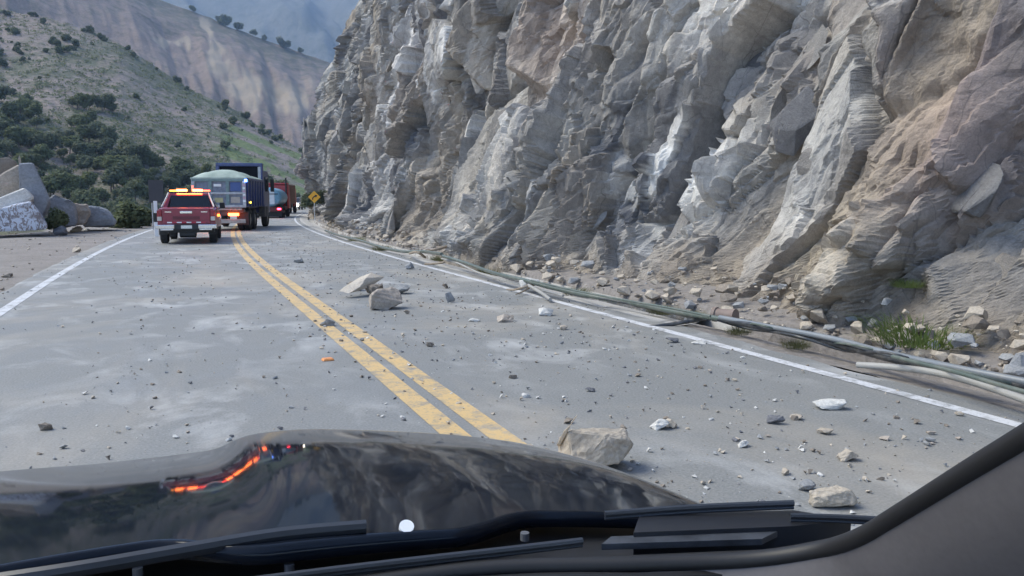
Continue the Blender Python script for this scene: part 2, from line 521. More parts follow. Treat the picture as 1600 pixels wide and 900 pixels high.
def far_z(X, Y):
    r = np.hypot(X, Y); az = np.degrees(np.arctan2(X, Y))
    t = np.clip((r - 1500) / 2400, 0, 1)
    top = 1120 + 170 * (fbm(az * .12, az * 0 + 2, 61, 4) - .5)
    rib = np.abs(fbm(az * .22 + .0006 * r, r * .0007, 63, 5) - .5) * 2
    return -20 + top * t + (rib - .35) * 520 * t * (1 - t) * 1.8 + (fbm(X * .004, Y * .004, 65) - .5) * 80 * t
far_attrs = lambda X, Y, Z, r, az: {'scrub': .3 * fbm(X * .002, Y * .002, 71), 'field': np.zeros_like(X), 'scar': np.zeros_like(X)}
polar('far_mountain', np.arange(1500, 4000, 25.0), np.concatenate([np.arange(-75, -10, 1.0), np.arange(-10, 24, .2), np.arange(24, 60, 1.0)]), far_z, M['hill_far'], far_attrs)
g = MB().add([(-9000, -9000, -24), (9000, -9000, -24), (9000, 9000, -24), (-9000, 9000, -24)], [(0, 1, 2, 3)]).build('ground', M['shoulder'])
setting(g)

# ------------------------------------------------------------------ road, gutter, markings
def strip(name, offs, mat, y0=-16, y1=200, dy=.5, parent=None, jag=0.0):
    """offs: list of (offset from road axis, z); follows the bend"""
    ys = np.arange(y0, y1 + .01, dy)
    P = np.zeros((len(offs), len(ys), 3))
    for i, (u, z) in enumerate(offs):
        j = jag * (fbm(ys * 1.3, ys * 0 + i, 81) - .5) if jag and i in (0, len(offs) - 1) else 0
        sl = .00274 * np.maximum(ys - 15, 0)
        P[i, :, 0] = shift(ys) + (u + j) / np.sqrt(1 + sl * sl) ** 0
        P[i, :, 1] = ys - u * sl * .0
        P[i, :, 2] = z
    return link(name, grid_mesh(name, P[:, ::-1], smooth=False), mat, parent)

road = setting(strip('road', [(-2.75, -.02), (-2.6, 0), (5.25, 0), (5.5, -.005)], M['asphalt'], jag=.25))
for u in (1.60, 1.86):
    strip('yellow_line', [(u - .085, .004), (u + .085, .004)], M['yellow'], parent=road)
strip('edge_line', [(-2.27, .004), (-2.12, .004)], M['white'], parent=road)
strip('edge_line', [(5.08, .004), (5.21, .004)], M['white'], parent=road)
shoulder = setting(strip('roadside_shoulder', [(-9.6, -.12), (-8, -.03), (-6, .02), (-4, 0), (-2.6, -.012)], M['shoulder'], dy=.4, jag=.3))
ys = np.arange(-16, 200, .4)
gut = setting(strip('gutter', [(5.46, -.006), (5.62, .0), (6.12, -.09), (6.16, -.26), (6.62, -.27), (6.66, -.1)], M['concrete'], y0=8.2, dy=.4))
setting(strip('ditch', [(5.46, -.008), (5.75, -.02), (6.02, -.06), (6.22, -.3), (6.6, -.32), (6.66, -.1)], M['shoulder'], y1=8.4, dy=.2, jag=.3))
verge = setting(strip('verge', [(6.60, -.3), (6.72, .0), (7.0, .05), (7.8, .14)], M['shoulder'], dy=.3, jag=.22))
pud = MB()
pa = [G(x, y, -.2) for x, y in ((930, 477), (975, 482), (1030, 492), (1110, 506), (1085, 520), (1010, 506), (950, 490))]
water_m = NT('ditch_water'); water_m.out((.09, .095, .10), .06)
pud.add([(p.x, p.y, -.085) for p in pa], [list(range(7))])
setting(pud.build('water', water_m.m))

# ------------------------------------------------------------------ the rock face
def cliff_base(s):
    return shift(s) + 6.72 + .35 * np.sin(s * .21) + .25 * np.sin(s * .53 + 1) + .25 + 1.0 * sstep(42, 56, s) - 1.5 * sstep(62, 74, s)

s_list = [-14.0]
while s_list[-1] < 150:
    s = s_list[-1]
    s_list.append(s + (max(.032, .0036 * math.hypot(s, 7)) if s > 3 else .07))
S = np.array(s_list)
H = np.concatenate([np.arange(-.3, 4, .034), np.arange(4, 10, .05), np.arange(10, 18, .085), np.arange(18, 30, .25), np.arange(30, 60, 2.0)])
sg, hg = np.meshgrid(S, H, indexing='ij')
sg = sg - .53 * np.clip(hg, 0, 30)                              # mesh columns run along the slabs

def facet(L, ang, elong, k, off, grad, warp):
    a = R(ang)
    x = sg + ((fbm(sg * .5, hg * .5, 101) - .5) * warp + (fbm(sg * 2.5, hg * 2.5, 103) - .5) * .03) * L
    y = hg + ((fbm(sg * .5, hg * .5, 102) - .5) * warp + (fbm(sg * 2.5, hg * 2.5, 104) - .5) * .03) * L
    p = (x * math.sin(a) + y * math.cos(a)) / L                # across the slabs
    q = (-x * math.cos(a) + y * math.sin(a)) / (L * elong)     # along the slabs (up, towards the viewer)
    ca, cb, e = voro(p, q, k)
    def plane(c):
        r1, r2, r3 = hsh(c[0], c[1], k + 11), hsh(c[0], c[1], k + 12), hsh(c[0], c[1], k + 13)
        jt = np.where(r2 < .45, .75, np.where(r2 < .8, -.35, .15))
        return (r1 - .5) * 2 * off * L + (jt * c[2] + (r3 - .5) * .7 * c[3] * elong * .8) * grad * L
    w = .5 + .5 * np.clip(e / .08, 0, 1)
    return plane(ca) * w + plane(cb) * (1 - w), hsh(ca[0], ca[1], k + 11), hsh(ca[0], ca[1], k + 14)
dA, a1, a2 = facet(5.2, 62, 2.2, 201, .10, .34, .4)
dB, b1, b2 = facet(2.2, 60, 2.8, 231, .11, .42, .3)
ht = .38 * sstep(26, 8, sg) * (.2 + 1.3 * fbm(sg * .35, sg * 0 + 3, 111)) + .12
soil_f = lambda s_, h_, t_: sstep(.35, -.35, h_ - t_ - 1.7 * (fbm(s_ * .9, h_ * .9, 113) - .52))
gul_f = lambda s_, h_: sstep(.70, .80, fbm((s_ + h_ * .45) * .38, h_ * .06, 117)) * sstep(11, 5, h_)
soil = soil_f(sg, hg, ht)
lean = .17 * hg + .42 * np.clip(hg, 0, 1.1) + .0075 * np.maximum(hg - 5, 0) ** 2 + np.maximum(hg - 24, 0) * 1.2
lean = lean
disp = (dA + dB) * (1 - .7 * soil) - gul_f(sg, hg) * .35
disp += 1.0 * sstep(63, 74, sg) * sstep(1.5, 5, hg) * sstep(16, 9, hg)               # overhanging nose at the bend
low = sstep(-.3, .5, hg)
X = cliff_base(sg) + lean - disp * low
# spread the rows evenly over the steps as well, then fracture the surface in depth
ns = 1450
P = np.zeros((ns, len(H), 3))
seg = np.hypot(np.diff(X, axis=0), np.diff(S)[:, None])
dist = np.maximum(np.hypot(X[:-1].mean(1), S[:-1]), 7) * np.where(S[:-1] < 3, 2.5, 1.0)
for _ in range(3):                                             # neighbouring rows share their spacing
    pad = np.pad(seg, ((0, 0), (20, 20)), mode='edge')
    cs_ = np.concatenate([np.zeros((len(seg), 1)), np.cumsum(pad, axis=1)], axis=1)
    seg = (cs_[:, 41:] - cs_[:, :-41]) / 41
wc = np.concatenate([np.zeros((1, len(H))), np.cumsum(seg / dist[:, None], axis=0)])
for j in range(len(H)):
    w_t = np.linspace(0, wc[-1, j], ns)
    P[:, j, 0] = np.interp(w_t, wc[:, j], X[:, j]); P[:, j, 1] = np.interp(w_t, wc[:, j], sg[:, j]); P[:, j, 2] = H[j]
def blur(a, n):
    for _ in range(n):
        b = a.copy(); b[1:-1] = (a[:-2] + 2 * a[1:-1] + a[2:]) / 4
        a = b.copy(); a[:, 1:-1] = (b[:, :-2] + 2 * b[:, 1:-1] + b[:, 2:]) / 4
    return a
def normals(Q):
    n = np.cross(np.gradient(Q, axis=1), np.gradient(Q, axis=0))
    n = n / (np.linalg.norm(n, axis=-1, keepdims=True) + 1e-9)
    return n
N = normals(blur(P, 30))
if N[ns // 2, 60, 0] > 0: N = -N
N = N + np.array([-1.0, 0, .25]); N /= np.linalg.norm(N, axis=-1, keepdims=True)
E1 = Vector((.22, -.47, .86)).normalized(); E2 = E1.cross(Vector((1, 0, 0))).normalized(); E3 = E1.cross(E2)
EF = np.array([E1[:], E2[:], E3[:]])
def h3(a, b, c, k):
    v = np.sin(a * 127.1 + b * 311.7 + c * 74.7 + k * 19.19) * 43758.5453
    return v - np.floor(v)
def crush(Q, L, elong, k, off, grad, soft=.10, crack=.10, warp3=.07):
    q = (Q @ EF.T) / np.array([L * elong, L, L])
    wv = warp3 * (fbm(Q[..., 1] / L * .7, Q[..., 2] / L * .7, k) - .5)
    q = q + wv[..., None]
    base = np.floor(q)
    best = np.full(q.shape[:2], 1e9); sec_ = best.copy(); c1_ = np.zeros_like(q); v1_ = c1_.copy(); c2_ = c1_.copy(); v2_ = c1_.copy()
    for dx in (-1, 0, 1):
        for dy in (-1, 0, 1):
            for dz in (-1, 0, 1):
                c = base + np.array([dx, dy, dz])
                v = q - (c + .05 + .9 * np.stack([h3(c[..., 0], c[..., 1], c[..., 2], k + i) for i in range(3)], -1))
                d = (v * v).sum(-1)
                m = d < best; m2 = (~m) & (d < sec_)
                M1, M2 = m[..., None], m2[..., None]
                c2_ = np.where(M1, c1_, np.where(M2, c, c2_)); v2_ = np.where(M1, v1_, np.where(M2, v, v2_))
                sec_ = np.where(m, best, np.where(m2, d, sec_))
                c1_ = np.where(M1, c, c1_); v1_ = np.where(M1, v, v1_); best = np.where(m, d, best)
    def plane(c, v):
        r = [h3(c[..., 0], c[..., 1], c[..., 2], k + 30 + i) for i in range(5)]
        g_ = np.stack([(r[1] - .5) * 1.2 * elong ** .5, np.where(r[2] < .5, .75, -.5) + (r[2] - .5) * .5, (r[3] - .5) * 1.4], -1)
        return (r[0] - .5) * 2 * off * L + (v * g_).sum(-1) * grad * L, r
    edge = np.sqrt(sec_) - np.sqrt(best)
    w = .5 + .5 * np.clip(edge / soft, 0, 1)
    p1_, r = plane(c1_, v1_); p2_, _r = plane(c2_, v2_)
    return p1_ * w + p2_ * (1 - w) - crack * L * np.exp(-(edge / .06) ** 2) * (r[4] > .35), r[0], r[4]
dC, c1, c2 = crush(P, 1.3, 3.0, 3, .12, .62, .02, .10, .02)
dD, d1, d2 = crush(P, .50, 2.8, 7, .12, .75, .03, .14, .02)
dE, e1, e2 = crush(P, .19, 2.4, 11, .14, .8, .06, .12, .02)
sg, hg = P[..., 1], P[..., 2]
_, a1, a2 = facet(5.2, 62, 2.2, 201, .10, .34, .4)
_, b1, b2 = facet(2.2, 60, 2.8, 231, .11, .42, .3)
ht2 = .38 * sstep(26, 8, sg) * (.2 + 1.3 * fbm(sg * .35, sg * 0 + 3, 111)) + .12
soil = soil_f(sg, hg, ht2); gul = gul_f(sg, hg)
clean = sstep(.35, .6, c2) * .8 + .2                           # some faces stay clean, some are shattered
clean2 = sstep(.34, .52, fbm(sg * .3, hg * .3, 125)) * .75 + .25
d3 = dC + dD * (.2 + .8 * clean * clean2) + dE * (.1 + .9 * clean * clean2) + (fbm(sg * 3, hg * 3, 105) - .5) * .025
loose = np.clip(soil + gul, 0, 1)
d3 = d3 * (1 - .45 * loose) + loose * ((fbm(sg * 1.6, hg * 1.6, 119) - .5) * .28 + (fbm(sg * 7, hg * 7, 121) - .5) * .09)
P = P + N * (d3 * sstep(-.3, .4, hg))[..., None]
for _ in range(0):                                             # take the saw teeth off steep joints
    Q_ = P.copy(); Q_[:, 1:-1] = (P[:, :-2] + 2 * P[:, 1:-1] + P[:, 2:]) / 4; P = Q_
# real rock colours, block by block
pal = np.array([(.225, .223, .221), (.112, .117, .131), (.31, .30, .28), (.31, .268, .218), (.56, .555, .54)])
wts = np.array([.30, .54, .76, .88, 1.0])
pick = lambda r: pal[np.searchsorted(wts, np.clip(r, 0, .999))]
colr = .45 * pick(c1) + .13 * pick(b1) + .42 * pick(d1)
def zone(px, py, ds, dh, x=8.0):
    d = ray(px, py); t = x / d.x
    return np.exp(-((sg - d.y * t) / ds) ** 2 - ((hg - CAMZ - d.z * t) / dh) ** 2)
def blendc(w, c):
    global colr
    colr = colr * (1 - w[..., None]) + np.array(c) * w[..., None]
blendc(.5 * zone(1330, 90, 2.6, 1.6) * sstep(.2, .6, b2 * .6 + a1 * .5), (.37, .295, .255))
blendc(.5 * zone(1480, 180, 1.2, 1.2) * sstep(.35, .6, c2), (.45, .32, .27))
blendc(.9 * zone(1040, 270, 1.7, .9) * sstep(.45, .6, e1 * .35 + d1 * .65), (.68, .685, .68))
blendc(.85 * zone(1020, 420, 1.0, .45) * sstep(.4, .6, d2), (.58, .59, .60))
blendc(.85 * zone(1070, 30, 1.2, .8), (.60, .585, .56))
blendc(.7 * zone(830, 60, 3.0, 1.5) * sstep(.3, .55, c2), (.37, .295, .245))
blendc(.6 * zone(760, 250, 1.2, 2.2), (.38, .35, .30))
blendc(.7 * zone(620, 120, 8, 4.5) * sstep(.52, .66, e1 * .3 + d1 * .7), (.66, .665, .67))
blendc(.6 * zone(1300, 380, 1.5, .8) * sstep(.5, .7, c2), (.46, .40, .28))
blendc(.75 * soil, (.235, .205, .172)); blendc(.6 * gul, (.29, .25, .20))
cliff = link('cliff', grid_mesh('cliff', P[:, ::-1], {'rockcol': colr[:, ::-1]}, smooth=False), M['cliff'])
setting(cliff)
CP = P

# ------------------------------------------------------------------ loose rock
def rock_mesh(name, dims, seed, n=16, cuts=2, rough=.05, blocky=.55):
    rnd = random.Random(seed)
    bm = bmesh.new()
    for _ in range(n):
        v = Vector((rnd.gauss(0, 1), rnd.gauss(0, 1), rnd.gauss(0, 1))).normalized()
        m = max(abs(v.x), abs(v.y), abs(v.z))
        v = v * ((1 - blocky) + blocky / m) * rnd.uniform(.86, 1.08)
        bm.verts.new((v.x * dims[0] / 2, v.y * dims[1] / 2, v.z * dims[2] / 2))
    bmesh.ops.convex_hull(bm, input=bm.verts)
    bmesh.ops.delete(bm, geom=[v for v in bm.verts if not v.link_faces], context='VERTS')
    mn = min(dims)
    if cuts:
        bmesh.ops.bevel(bm, geom=list(bm.edges), offset=mn * .035, segments=1, affect='EDGES')
        bmesh.ops.triangulate(bm, faces=bm.faces)
        bmesh.ops.subdivide_edges(bm, edges=bm.edges, cuts=cuts, use_grid_fill=True)
        bm.normal_update()
        for v in bm.verts:
            v.co += v.normal * mn * rough * (float(fbm(np.array(v.co.x / mn * 4 + seed), np.array(v.co.y / mn * 4 + v.co.z / mn * 5), seed)) - .5) * 2
    zmin = min(v.co.z for v in bm.verts)
    for v in bm.verts: v.co.z -= zmin + mn * .06
    me = bpy.data.meshes.new(name); bm.to_mesh(me); bm.free()
    return me


def mat_block():
    t = NT('cliff_block')
    oi = t.n.new('ShaderNodeObjectInfo').outputs['Random']
    c = t.ramp(oi, [(.0, (.125, .128, .14)), (.35, (.20, .198, .198)), (.65, (.26, .25, .24)), (.85, (.30, .265, .225)), (1.0, (.46, .46, .455))])
    g1 = t.noise(1.6, 7, .68, dist=.5); g2 = t.noise(14, 5, .7)
    c = t.mix(.75, c, t.ramp(g1, [(.28, (.34, .33, .33)), (.72, (.68, .665, .64))]), 'OVERLAY')
    c = t.mix(.6, c, t.ramp(g2, [(.3, (.34, .34, .34)), (.72, (.68, .68, .68))]), 'OVERLAY')
    t.bump(g2, .6, .05)
    return t.out(c, .88)
M['block'] = mat_block()
BLK = [rock_mesh('rock_block', (.75 + .25 * (k % 3), .55 + .2 * (k % 2), 1.5 + .35 * (k % 4)), 700 + k, 13, 2, .035, .8) for k in range(12)]
for b_ in BLK:
    b_.materials.append(M['block'])
    for v_ in b_.vertices: v_.co.z -= .8
rnd = random.Random(17)
rot0 = Matrix((E2, E3, E1)).transposed().to_euler()
made = 0
while made < 130:
    i = rnd.randrange(ns); j = rnd.randrange(len(H))
    p = P[i, j]
    if not (4 < p[1] < 85) or p[2] > 16 or loose[i, j] > .3 or p[2] < .5: continue
    if rnd.random() > clean2[i, j]: continue
    dd = math.hypot(p[0], p[1])
    k = rnd.uniform(.16, .5) * (1 + dd / 45)
    o = link('rock_block', BLK[rnd.randrange(12)], parent=cliff, loc=tuple(p - N[i, j] * .2 * k), scale=(k * rnd.uniform(.7, 1.3), k * rnd.uniform(.5, .8), k * rnd.uniform(.6, 1.3)))
    o.rotation_euler = (rot0.to_matrix() @ Euler((rnd.gauss(0, .15), rnd.gauss(0, .15), rnd.choice((0, 3.14)) + rnd.gauss(0, .25))).to_matrix()).to_euler()
    made += 1

# name, px x, px y of the foot, px width, px height, depth ratio, turn, material, label
ROCKS = [
 ('boulder', 925, 741, 122, 76, .75, 20, 'rock_tan', 'large tan boulder on the road just beyond the dark hood'),
 ('boulder', 603, 485, 50, 35, 1.0, 25, 'rock_rust', 'blocky rock with pale top and rusty side, front of the rock cluster'),
 ('rock', 583, 463, 36, 19, 1.0, 60, 'rock_brown', 'dark brown rock wedged behind the blocky boulder of the cluster'),
 ('rock', 554, 455, 28, 14, .9, 5, 'rock_brown', 'flat dark brown rock at the end of the cluster beside the yellow lines'),
 ('rock', 624, 460, 30, 16, .9, -20, 'rock_grey', 'low grey rock leaning behind the blocky boulder, towards the rock face'),
 ('rock', 512, 510, 26, 16, .8, 10, 'rock_grey', 'grey stone sitting on the double yellow line'),
 ('rock', 703, 473, 15, 19, .5, 30, 'rock_grey', 'upright pointed grey shard in the middle of the right lane'),
 ('rock', 1298, 641, 54, 16, .6, 8, 'rock_pale', 'long flat white stone near the right edge line'),
 ('rock', 1030, 672, 34, 20, .8, 0, 'rock_pale', 'white-topped stone lying beyond the large tan boulder'),
 ('rock', 1048, 670, 24, 15, .8, 40, 'rock_tan', 'small tan stone touching the white-topped stone beyond the boulder'),
 ('rock', 1324, 722, 34, 19, .8, -10, 'rock_tan', 'rounded tan stone midway between the long white stone and the wipers'),
 ('rock', 1298, 796, 78, 30, .6, 5, 'rock_tan', 'wide tan rock half hidden by the right wiper'),
 ('rock', 1260, 768, 30, 16, .8, 15, 'rock_grey', 'small grey stone just above the wide tan rock by the wiper'),
 ('rock', 1211, 664, 30, 14, .6, -30, 'rock_dark', 'dark slaty stone below the long white stone'),
 ('rock', 1161, 700, 22, 11, .8, 12, 'rock_pale', 'pale small stone right of the large tan boulder'),
 ('rock', 1243, 657, 24, 9, .7, 3, 'rock_tan', 'thin tan stone just below the long white stone'),
 ('rock', 1290, 680, 26, 9, .7, 0, 'rock_tan', 'thin tan stone between the long white stone and the rounded tan stone'),
 ('rock', 1383, 689, 20, 7, .7, 0, 'rock_rust', 'flat rusty chip closest to the right windscreen pillar'),
 ('rock', 789, 504, 30, 13, .8, 20, 'rock_rust', 'low grey-brown stone in the right lane short of the pale gutter'),
 ('rock', 853, 494, 24, 14, .8, -15, 'rock_pale', 'pale lump of stone beside the right edge line'),
 ('rock', 741, 503, 22, 5, .5, 8, 'rock_pale', 'thin white flake of stone in the right lane'),
 ('rock', 641, 421, 16, 13, .8, 35, 'rock_grey', 'grey stone standing close to the pale concrete gutter'),
 ('rock', 467, 411, 17, 9, .8, 5, 'rock_grey', 'grey stone farthest up the right lane'),
 ('rock', 696, 451, 14, 9, .9, 5, 'rock_brown', 'dark brown stone up the lane behind the upright shard'),
 ('rock', 71, 673, 20, 14, .8, 5, 'rock_brown', 'lone brown stone in the left lane near the hood'),
 ('rock', 879, 516, 16, 9, .8, 5, 'rock_tan', 'small tan stone by the right edge line next to the pale lump'),
 ('rock', 1050, 536, 22, 8, .7, 0, 'rock_dark', 'dark stone on the right edge line beside the wet gutter'),
 ('rock', 1092, 538, 24, 6, .6, 0, 'rock_pale', 'white flat stone on the right edge line beside the wet gutter'),
 ('rock', 1010, 600, 22, 9, .8, 0, 'rock_tan', 'tan stone in the right lane between boulder and wet gutter'),
 ('rock', 922, 613, 17, 7, .8, 0, 'rock_dark', 'small dark stone in the right lane above the tan boulder'),
 ('rock', 822, 622, 14, 7, .8, 0, 'rock_pale', 'small white chip between the yellow lines and the tan boulder'),
 ('rock', 800, 592, 15, 6, .8, 0, 'rock_brown', 'small brown chip just right of the double yellow line'),
 ('rock', 672, 542, 12, 8, .8, 0, 'rock_brown', 'small brown stone right of the yellow lines, below the cluster'),
 ('rock', 635, 491, 10, 7, .8, 0, 'rock_brown', 'small brown stone in front of the blocky boulder'),
 ('rock', 985, 497, 22, 15, .8, 10, 'rock_dark', 'dark rock lying in the wet gutter'),
 ('rock', 119, 394, 14, 8, .8, 0, 'rock_tan', 'tan stone on the dirt shoulder beside the white line'),
 ('rock', 10, 433, 22, 9, .7, 0, 'rock_brown', 'flat brown stone on the dirt shoulder, below the painted boulder'),
 ('rock', 120, 363, 20, 11, .8, 0, 'rock_tan', 'tan rock on the shoulder at the foot of the far boulders'),
 ('rock', 94, 369, 26, 17, .9, 0, 'rock_dark', 'dark grey rock on the shoulder in front of the green bush'),
 ('rock', 136, 361, 10, 4, .7, 0, 'rock_pale', 'small white stone on the shoulder beside the tan rock'),
 ('rock', 225, 349, 26, 11, .8, 0, 'rock_pale', 'pale rock beside the far verge next to the marker post'),
]
for i, (nm, x, y, w, h, dr, tz, mt, lb) in enumerate(ROCKS):
    p = G(x, y)
    sc_ = p.xy.length * math.cos(R(azel(x, y)[0] - YAW)) / FPX * 1.02
    wm, hm = w * sc_, h * sc_ * .96
    z = 0.0
    if 'wet gutter' in lb and 'in the' in lb: z = -.22
    me = rock_mesh(nm, (wm, wm * dr, hm * 1.05), 300 + i, 14 if w < 40 else 20, 2 if w < 30 else (4 if w < 60 else 7), .09, .7)
    bx = ray(x, y); bd = Vector((bx.x, bx.y, 0)).normalized() * wm * dr * .4
    tag(link(nm, me, M[mt], loc=(p.x + bd.x, p.y + bd.y, z), rot=(0, 0, R(-YAW + tz * .4))), lb, 'boulder' if nm == 'boulder' else 'rock', 'fallen rocks')
p = G(512, 563)
st_ = MB().box(-.055, .055, -.045, .045, 0, .022, .008, (.75, .75))
tag(st_.build('road_stud', flat('stud_orange', (.75, .30, .10), .4), loc=(p.x, p.y, .002), rot=(0, 0, .1)), 'small orange road stud just left of the double yellow line', 'road stud')
# the long tan slab leaning on the cluster
a, b = G(560, 466), G(602, 432, .02)
a = G(566, 466); far_ = G(600, 452)
sl = rock_mesh('rock_slab', (.26, .95, .16), 411, 18, 3, .05, .8)
o = link('rock_slab', sl, M['rock_slab'], loc=(a.x + .12, a.y + .38, .13), rot=(R(13), 0, R(-YAW - 30)))
tag(o, 'long pale tan slab leaning up behind the blocky boulder of the cluster', 'rock', 'fallen rocks')

# small countable stones of the near road, sharing a few meshes
small = [rock_mesh('stone', (.06, .045, .032), 500 + k, 11, 0) for k in range(5)]
sm_m = [M['rock_brown'], M['rock_grey'], M['rock_tan'], M['rock_rust'], M['rock_brown']]
for me, m in zip(small, sm_m): me.materials.append(m)
rnd = random.Random(5)
cnt = 0
while cnt < 120:
    px, py = rnd.uniform(300, 1500), 385 + 390 * rnd.random() ** 1.6
    p = G(px, py); u = p.x - float(shift(p.y))
    if not (1.3 < u < 5.4) or p.y > 26 or p.y < 2.2: continue
    if rnd.random() > 2.2 * float(vnoise(np.array(u * 1.1), np.array(p.y * .7), 78)) ** 4: continue
    o = link('stone', small[rnd.randrange(5)], loc=(p.x, p.y, .0), rot=(0, 0, rnd.uniform(0, 6.3)))
    k = .35 + .9 * rnd.random() ** 2; o.scale = (k, k, k)
    tag(o, 'small loose stone among the debris on the right lane', 'stone', 'small stones on the right lane'); cnt += 1
cnt = 0
while cnt < 28:
    px, py = rnd.gauss(230, 130), 390 + 290 * rnd.random() ** 1.7
    p = G(px, py); u = p.x - float(shift(p.y))
    if not (-2.6 < u < 1.4) or p.y > 26 or p.y < 3: continue
    o = link('stone', small[rnd.randrange(5)], loc=(p.x, p.y, .0), rot=(0, 0, rnd.uniform(0, 6.3)))
    k = rnd.uniform(.3, .75); o.scale = (k, k, k)
    tag(o, 'small loose stone scattered over the left lane', 'stone', 'small stones on the left lane'); cnt += 1

def scatter(name, pts, sizes, mats, seed, label=None):
    """crumbs nobody could count: one mesh"""
    rnd = random.Random(seed)
    tmpl = []
    for k in range(6):
        me = rock_mesh('tmp', (1, .8, .6), 900 + k + seed, 8 if seed == 3 else 15, 0, 0, .6)
        me.calc_loop_triangles()
        tmpl.append((np.array([v.co[:] for v in me.vertices]), np.array([t.vertices[:] for t in me.loop_triangles])))
        bpy.data.meshes.remove(me)
    V, F, MI, off = [], [], [], 0
    for (x, y, z), s in zip(pts, sizes):
        v, f = tmpl[rnd.randrange(6)]
        a = rnd.uniform(0, 6.3); c, sn = math.cos(a), math.sin(a)
        w = v * s
        V.append(np.stack([w[:, 0] * c - w[:, 1] * sn + x, w[:, 0] * sn + w[:, 1] * c + y, w[:, 2] + z], -1))
        F.append(f + off); off += len(v); MI.append(np.full(len(f), rnd.randrange(len(mats))))
    V = np.concatenate(V); F = np.concatenate(F); MI = np.concatenate(MI)
    me = bpy.data.meshes.new(name)
    me.from_pydata(V.tolist(), [], F.tolist())
    for m in mats: me.materials.append(m)
    me.polygons.foreach_set('material_index', MI.astype(np.int32)); me.update()
    return setting(link(name, me), 'stuff', label)

pts, sz = [], []
rnd = random.Random(9)
while len(pts) < 6200:
    y = 2.0 + 40 * rnd.random() ** 1.9; u = rnd.uniform(-2.6, 5.5)
    dens = .10 + .9 * math.exp(-((u - 3.6) / 1.7) ** 2) + .45 * math.exp(-((u - 1.9) / .5) ** 2) + .35 * math.exp(-((u + .3) / .6) ** 2) + .35 * (u < -2)
    dens *= .35 + 1.3 * float(vnoise(np.array(u * .9), np.array(y * .5), 77))
    if rnd.random() > dens: continue
    pts.append((u + float(shift(y)), y, 0.0)); sz.append(.010 + .042 * rnd.random() ** 3)
scatter('gravel', pts, sz, [M['rock_brown'], M['rock_grey'], M['rock_tan'], M['rock_dark'], M['rock_pale']], 3, 'fine rockfall grit strewn over both lanes')
pts, sz = [], []
while len(pts) < 600:
    y = 3.5 + 45 * rnd.random() ** 1.7; u = 6.62 + .55 * rnd.random() ** 1.4
    pts.append((u + float(shift(y)), y, max(0, (u - 6.7) * .9) - .03)); sz.append(.05 + .26 * rnd.random() ** 4)
while len(pts) < 3300:
    y = 3 + 60 * rnd.random() ** 1.6
    if rnd.random() < .5:
        u = rnd.uniform(6.65, 7.9); z = max(0, (u - 6.7) * .35) - .02
        s_ = .02 + .16 * rnd.random() ** 4
    else:
        u = rnd.uniform(-8.5, -2.7); z = 0; s_ = .015 + .10 * rnd.random() ** 5
    pts.append((u + float(shift(y)), y, z)); sz.append(s_)
scatter('rubble', pts, sz, [M['rock_brown'], M['rock_grey'], M['rock_tan'], M['rock_tan']], 4, 'stony rubble along both verges')

# ------------------------------------------------------------------ boulders on the outer verge
def hull_rock(name, pts, mat, label, seed, cat='boulder', cuts=5, rough=.05, parent=None):
    bm = bmesh.new()
    for p in pts: bm.verts.new(p)
    bmesh.ops.convex_hull(bm, input=bm.verts)
    bmesh.ops.delete(bm, geom=[v for v in bm.verts if not v.link_faces], context='VERTS')
    bmesh.ops.bevel(bm, geom=list(bm.edges), offset=.05, segments=1, affect='EDGES')
    bmesh.ops.triangulate(bm, faces=bm.faces)
    bmesh.ops.subdivide_edges(bm, edges=bm.edges, cuts=cuts, use_grid_fill=True)
    bm.normal_update()
    for v in bm.verts:
        n = float(fbm(np.array(v.co.x * 1.3 + seed), np.array(v.co.y * 1.3 + v.co.z * 1.7), seed)) - .5
        v.co += v.normal * n * rough * 4
    me = bpy.data.meshes.new(name); bm.to_mesh(me); bm.free()
    o = link(name, me, mat, parent)
    if parent is None: tag(o, label, cat, 'boulders on the outer verge')
    return o

def outline(px, d, thick):
    """outline seen at distance d, given real depth"""
    out = []
    for i, (x, y) in enumerate(px):
        p = D(x, y, d); q = D(x, y, d + thick)
        p2 = p + Vector((q.x - p.x, q.y - p.y, 0))
        out += [tuple(p), (p2.x, p2.y, p.z + (-.25 if p.z > 1 else 0))]
    return out
def foot(px, y, d): return [(x, y) for x in px]
d0 = 39.0
hull_rock('boulder', outline([(30, 255), (52, 254), (64, 280), (78, 310), (72, 328), (60, 350), (34, 353), (32, 300), (31, 270)], d0 - .6, 1.5), M['boulder_grey'], 'tall slanting boulder with a smooth blue-grey face', 1, cuts=6, rough=.03)
hull_rock('boulder', outline([(-45, 312), (-45, 300), (10, 275), (30, 256), (34, 270), (40, 295), (38, 330), (-40, 340)], d0, 2.2), M['boulder_tan'], 'tan boulder joined to the tall grey slab on the verge', 2)
hull_rock('boulder', outline([(-40, 345), (-40, 322), (0, 313), (38, 293), (46, 300), (53, 309), (40, 316), (0, 330)], d0 - 1.2, 1.2), M['boulder_pale'], 'pale cream slab lying on the painted boulder', 3, rough=.03)
hull_rock('boulder', outline([(-50, 362), (-45, 335), (2, 327), (48, 314), (54, 320), (62, 335), (74, 352), (74, 358), (56, 359), (0, 362)], d0 - 1.6, 2.0), M['boulder_painted'], 'low boulder daubed with white painted lettering', 4, rough=.03)
hull_rock('boulder', outline([(-30, 280), (-20, 246), (12, 245), (27, 254), (22, 268), (4, 285)], d0 + 2.6, 2.5), M['rock_brown'], 'dark brown boulder showing behind the tall grey slab', 5)
hull_rock('boulder', outline([(74, 312), (84, 304), (100, 311), (115, 318), (121, 345), (118, 353), (76, 355)], d0 + 1.5, 2.0), M['boulder_grey'], 'rough grey-brown boulder behind the green bush on the verge', 6, rough=.09)
